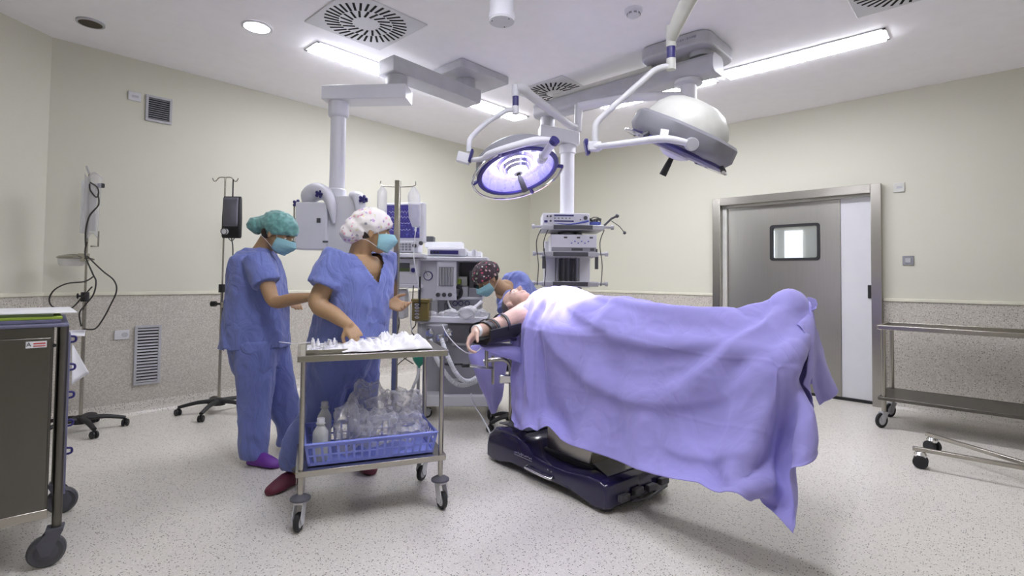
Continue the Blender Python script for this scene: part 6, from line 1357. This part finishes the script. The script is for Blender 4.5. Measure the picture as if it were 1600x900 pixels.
# long swags and ridges of the cloth, each a soft fold along a curve on the sheet: three points, width, height
FU, FV = np.meshgrid(np.linspace(0, 1, nU), np.linspace(0, 1, nV), indexing='ij'); SWAG = np.zeros((nU, nV))
for (a0, b0), (a1, b1), (a2, b2), wd, am in (((.10, .66), (.42, .22), (.80, .52), .030, .020), ((.08, .50), (.36, .02), (.80, .34), .032, .016), ((.22, .64), (.50, .40), (.86, .66), .022, .016),
        ((.30, .70), (.48, .56), (.62, .60), .016, .012), ((.93, .70), (.86, .40), (.80, .02), .030, .026), ((.93, .68), (.90, .35), (.90, .04), .018, -.020), ((.92, .70), (.74, .50), (.50, .52), .018, .015),
        ((.90, .66), (.72, .36), (.56, .24), .026, .014), ((.05, .60), (.06, .35), (.10, .02), .012, .016), ((.10, .62), (.11, .35), (.16, .05), .010, -.012), ((.02, .62), (.02, .35), (.05, .02), .012, -.012), ((.60, .10), (.70, .06), (.82, .14), .020, .010)):
    best = np.full((nU, nV), 9.); tt = np.zeros((nU, nV)); sg = np.ones((nU, nV))
    for k in range(181):
        q = k/180; cu = (1-q)**2*a0+2*q*(1-q)*a1+q*q*a2; cv = (1-q)**2*b0+2*q*(1-q)*b1+q*q*b2; tu = 2*(1-q)*(a1-a0)+2*q*(a2-a1); tv = 2*(1-q)*(b1-b0)+2*q*(b2-b1)
        dd = np.hypot(FU-cu, (FV-cv)*.8); m_ = dd < best; best[m_] = dd[m_]; tt[m_] = q; sg[m_] = ((tu*(FV-cv)-tv*(FU-cu))/(math.hypot(tu, tv)+1e-6))[m_]
    wl = wd*.72*(1.6+.6*np.tanh(sg/.012)); SWAG += 1.75*am*np.exp(-(best/wl)**2)*np.sin(np.pi*np.clip(tt*.94+.03, 0, 1))**.6
for i in range(nU):
    row = []; u = i/(nU-1)
    for j in range(nV):
        v = j/(nV-1); a = V((u*9+v*5, v*8-u*4, 0)); wv = noise.noise_vector(V((u*3, v*3, 4)))
        k = 1-2.2*abs(noise.noise(V((u*5+v*6, v*4-u*5, 1))+wv*.9)); k2 = 1-2.2*abs(noise.noise(V((u*15-v*4, v*14+u*7, 7))+wv))
        k3 = noise.noise(V((u*60, v*60, 3)))
        ph = math.atan2(v-.70, (u-.93)*1.25); rr = math.hypot(v-.70, (u-.93)*1.25); fan = .008*(1-2*abs(math.sin(ph*7+.6*math.sin(ph*3)+rr*1.5)))*min(1, max(0, (rr-.06)/.25))*math.exp(-(rr/.62)**2)
        e = .005*max(k, -.3)+.003*max(k2, -.3)+float(SWAG[i, j])+.0006*k3+fan
        cr = .0025*math.exp(-((v-.40)/.004)**2)+.0018*math.exp(-((u-.52)/.004)**2)+.0015*math.exp(-((v-.2)/.004)**2)
        gth = .013*math.sin(u*165+2.2*math.sin(v*6))*math.exp(-((u-.045)/.085)**2)*min(1, .35+v*3)*max(0, min(1, (.72-v)*8))
        if i == 0 or j == 0 or i == nU-1 or j == nV-1: cr += .001
        row.append(V(G[i, j])+V(NN[i, j])*(e+cr+gth+.004))
    Pm.append(row)
mb = MB(); mb.grid(Pm); o = obj('surgical_drape', mb, 'drape', loc=(2.6, 1.4, .9)); solid(o, .0022, 1); tag(o, 'large lavender drape covering the patient, hanging to a long point near the floor', 'drape')
# drape over the arm support and a hanging corner
def sheet_of(name, label, rows, cat='drape', sub=4, amp=.004, mat='drape'):
    R1_ = [crom(r, sub) for r in rows]; cols = list(zip(*R1_)); P = [crom(list(c), sub) for c in cols]
    P = [[p+V((noise.noise(p*14), noise.noise(p*14+V((5, 0, 0))), noise.noise(p*14+V((0, 5, 0)))))*amp for p in r] for r in P]
    mb = MB(); mb.grid(P); o = obj(name, mb, mat, loc=P[0][0]); solid(o, .002); tag(o, label, cat); return o
sheet_of('table_sheet', 'small lavender sheet under the black arm board, tucked beneath the large drape', [
    [pt(748, 536, d=3.12), pt(775, 536, d=3.22), pt(805, 536, d=3.35), pt(840, 534, d=3.5)], [pt(752, 541, d=3.05), pt(775, 543, d=3.10), pt(803, 545, d=3.2), pt(838, 548, d=3.32)],
    [pt(753, 545, d=3.03), pt(772, 552, d=3.07), pt(800, 562, d=3.17), pt(836, 572, d=3.28)], [pt(754, 547, d=3.03), pt(771, 549, d=3.06), pt(800, 558, d=3.16), pt(836, 585, d=3.27)]])
sheet_of('hanging_sheet', 'violet sheet hanging to a narrow corner behind the steel post', [
    [pt(736, 540, d=3.72), pt(750, 538, d=3.68), pt(768, 538, d=3.72), pt(792, 540, d=3.78)], [pt(732, 556, d=3.70), pt(749, 556, d=3.66), pt(768, 558, d=3.72), pt(792, 560, d=3.78)],
    [pt(741, 578, d=3.70), pt(752, 580, d=3.64), pt(769, 580, d=3.72), pt(790, 585, d=3.78)], [pt(748, 600, d=3.72), pt(758, 602, d=3.66), pt(773, 605, d=3.73), pt(787, 608, d=3.76)],
    [pt(759, 625, d=3.74), pt(764, 627, d=3.69), pt(772, 628, d=3.74), pt(782, 630, d=3.76)], [pt(767, 645, d=3.75), pt(770, 646, d=3.73), pt(772, 646, d=3.74), pt(775, 645, d=3.75)]], amp=.008)
mb = MB(); mb.tube([pt(752, 543, d=3.0), pt(745, 549, d=2.98), pt(732, 552, d=3.0), pt(718, 544, d=3.1), pt(706, 532, d=3.3), pt(697, 520, d=3.6), pt(691, 507, d=3.9)], .0032, n=6, smooth=5)
tag(obj('infusion_line', mb, 'hose', loc=pt(752, 543, d=3.0)), 'thin clear infusion line looping below the patient strapped hand', 'tube')
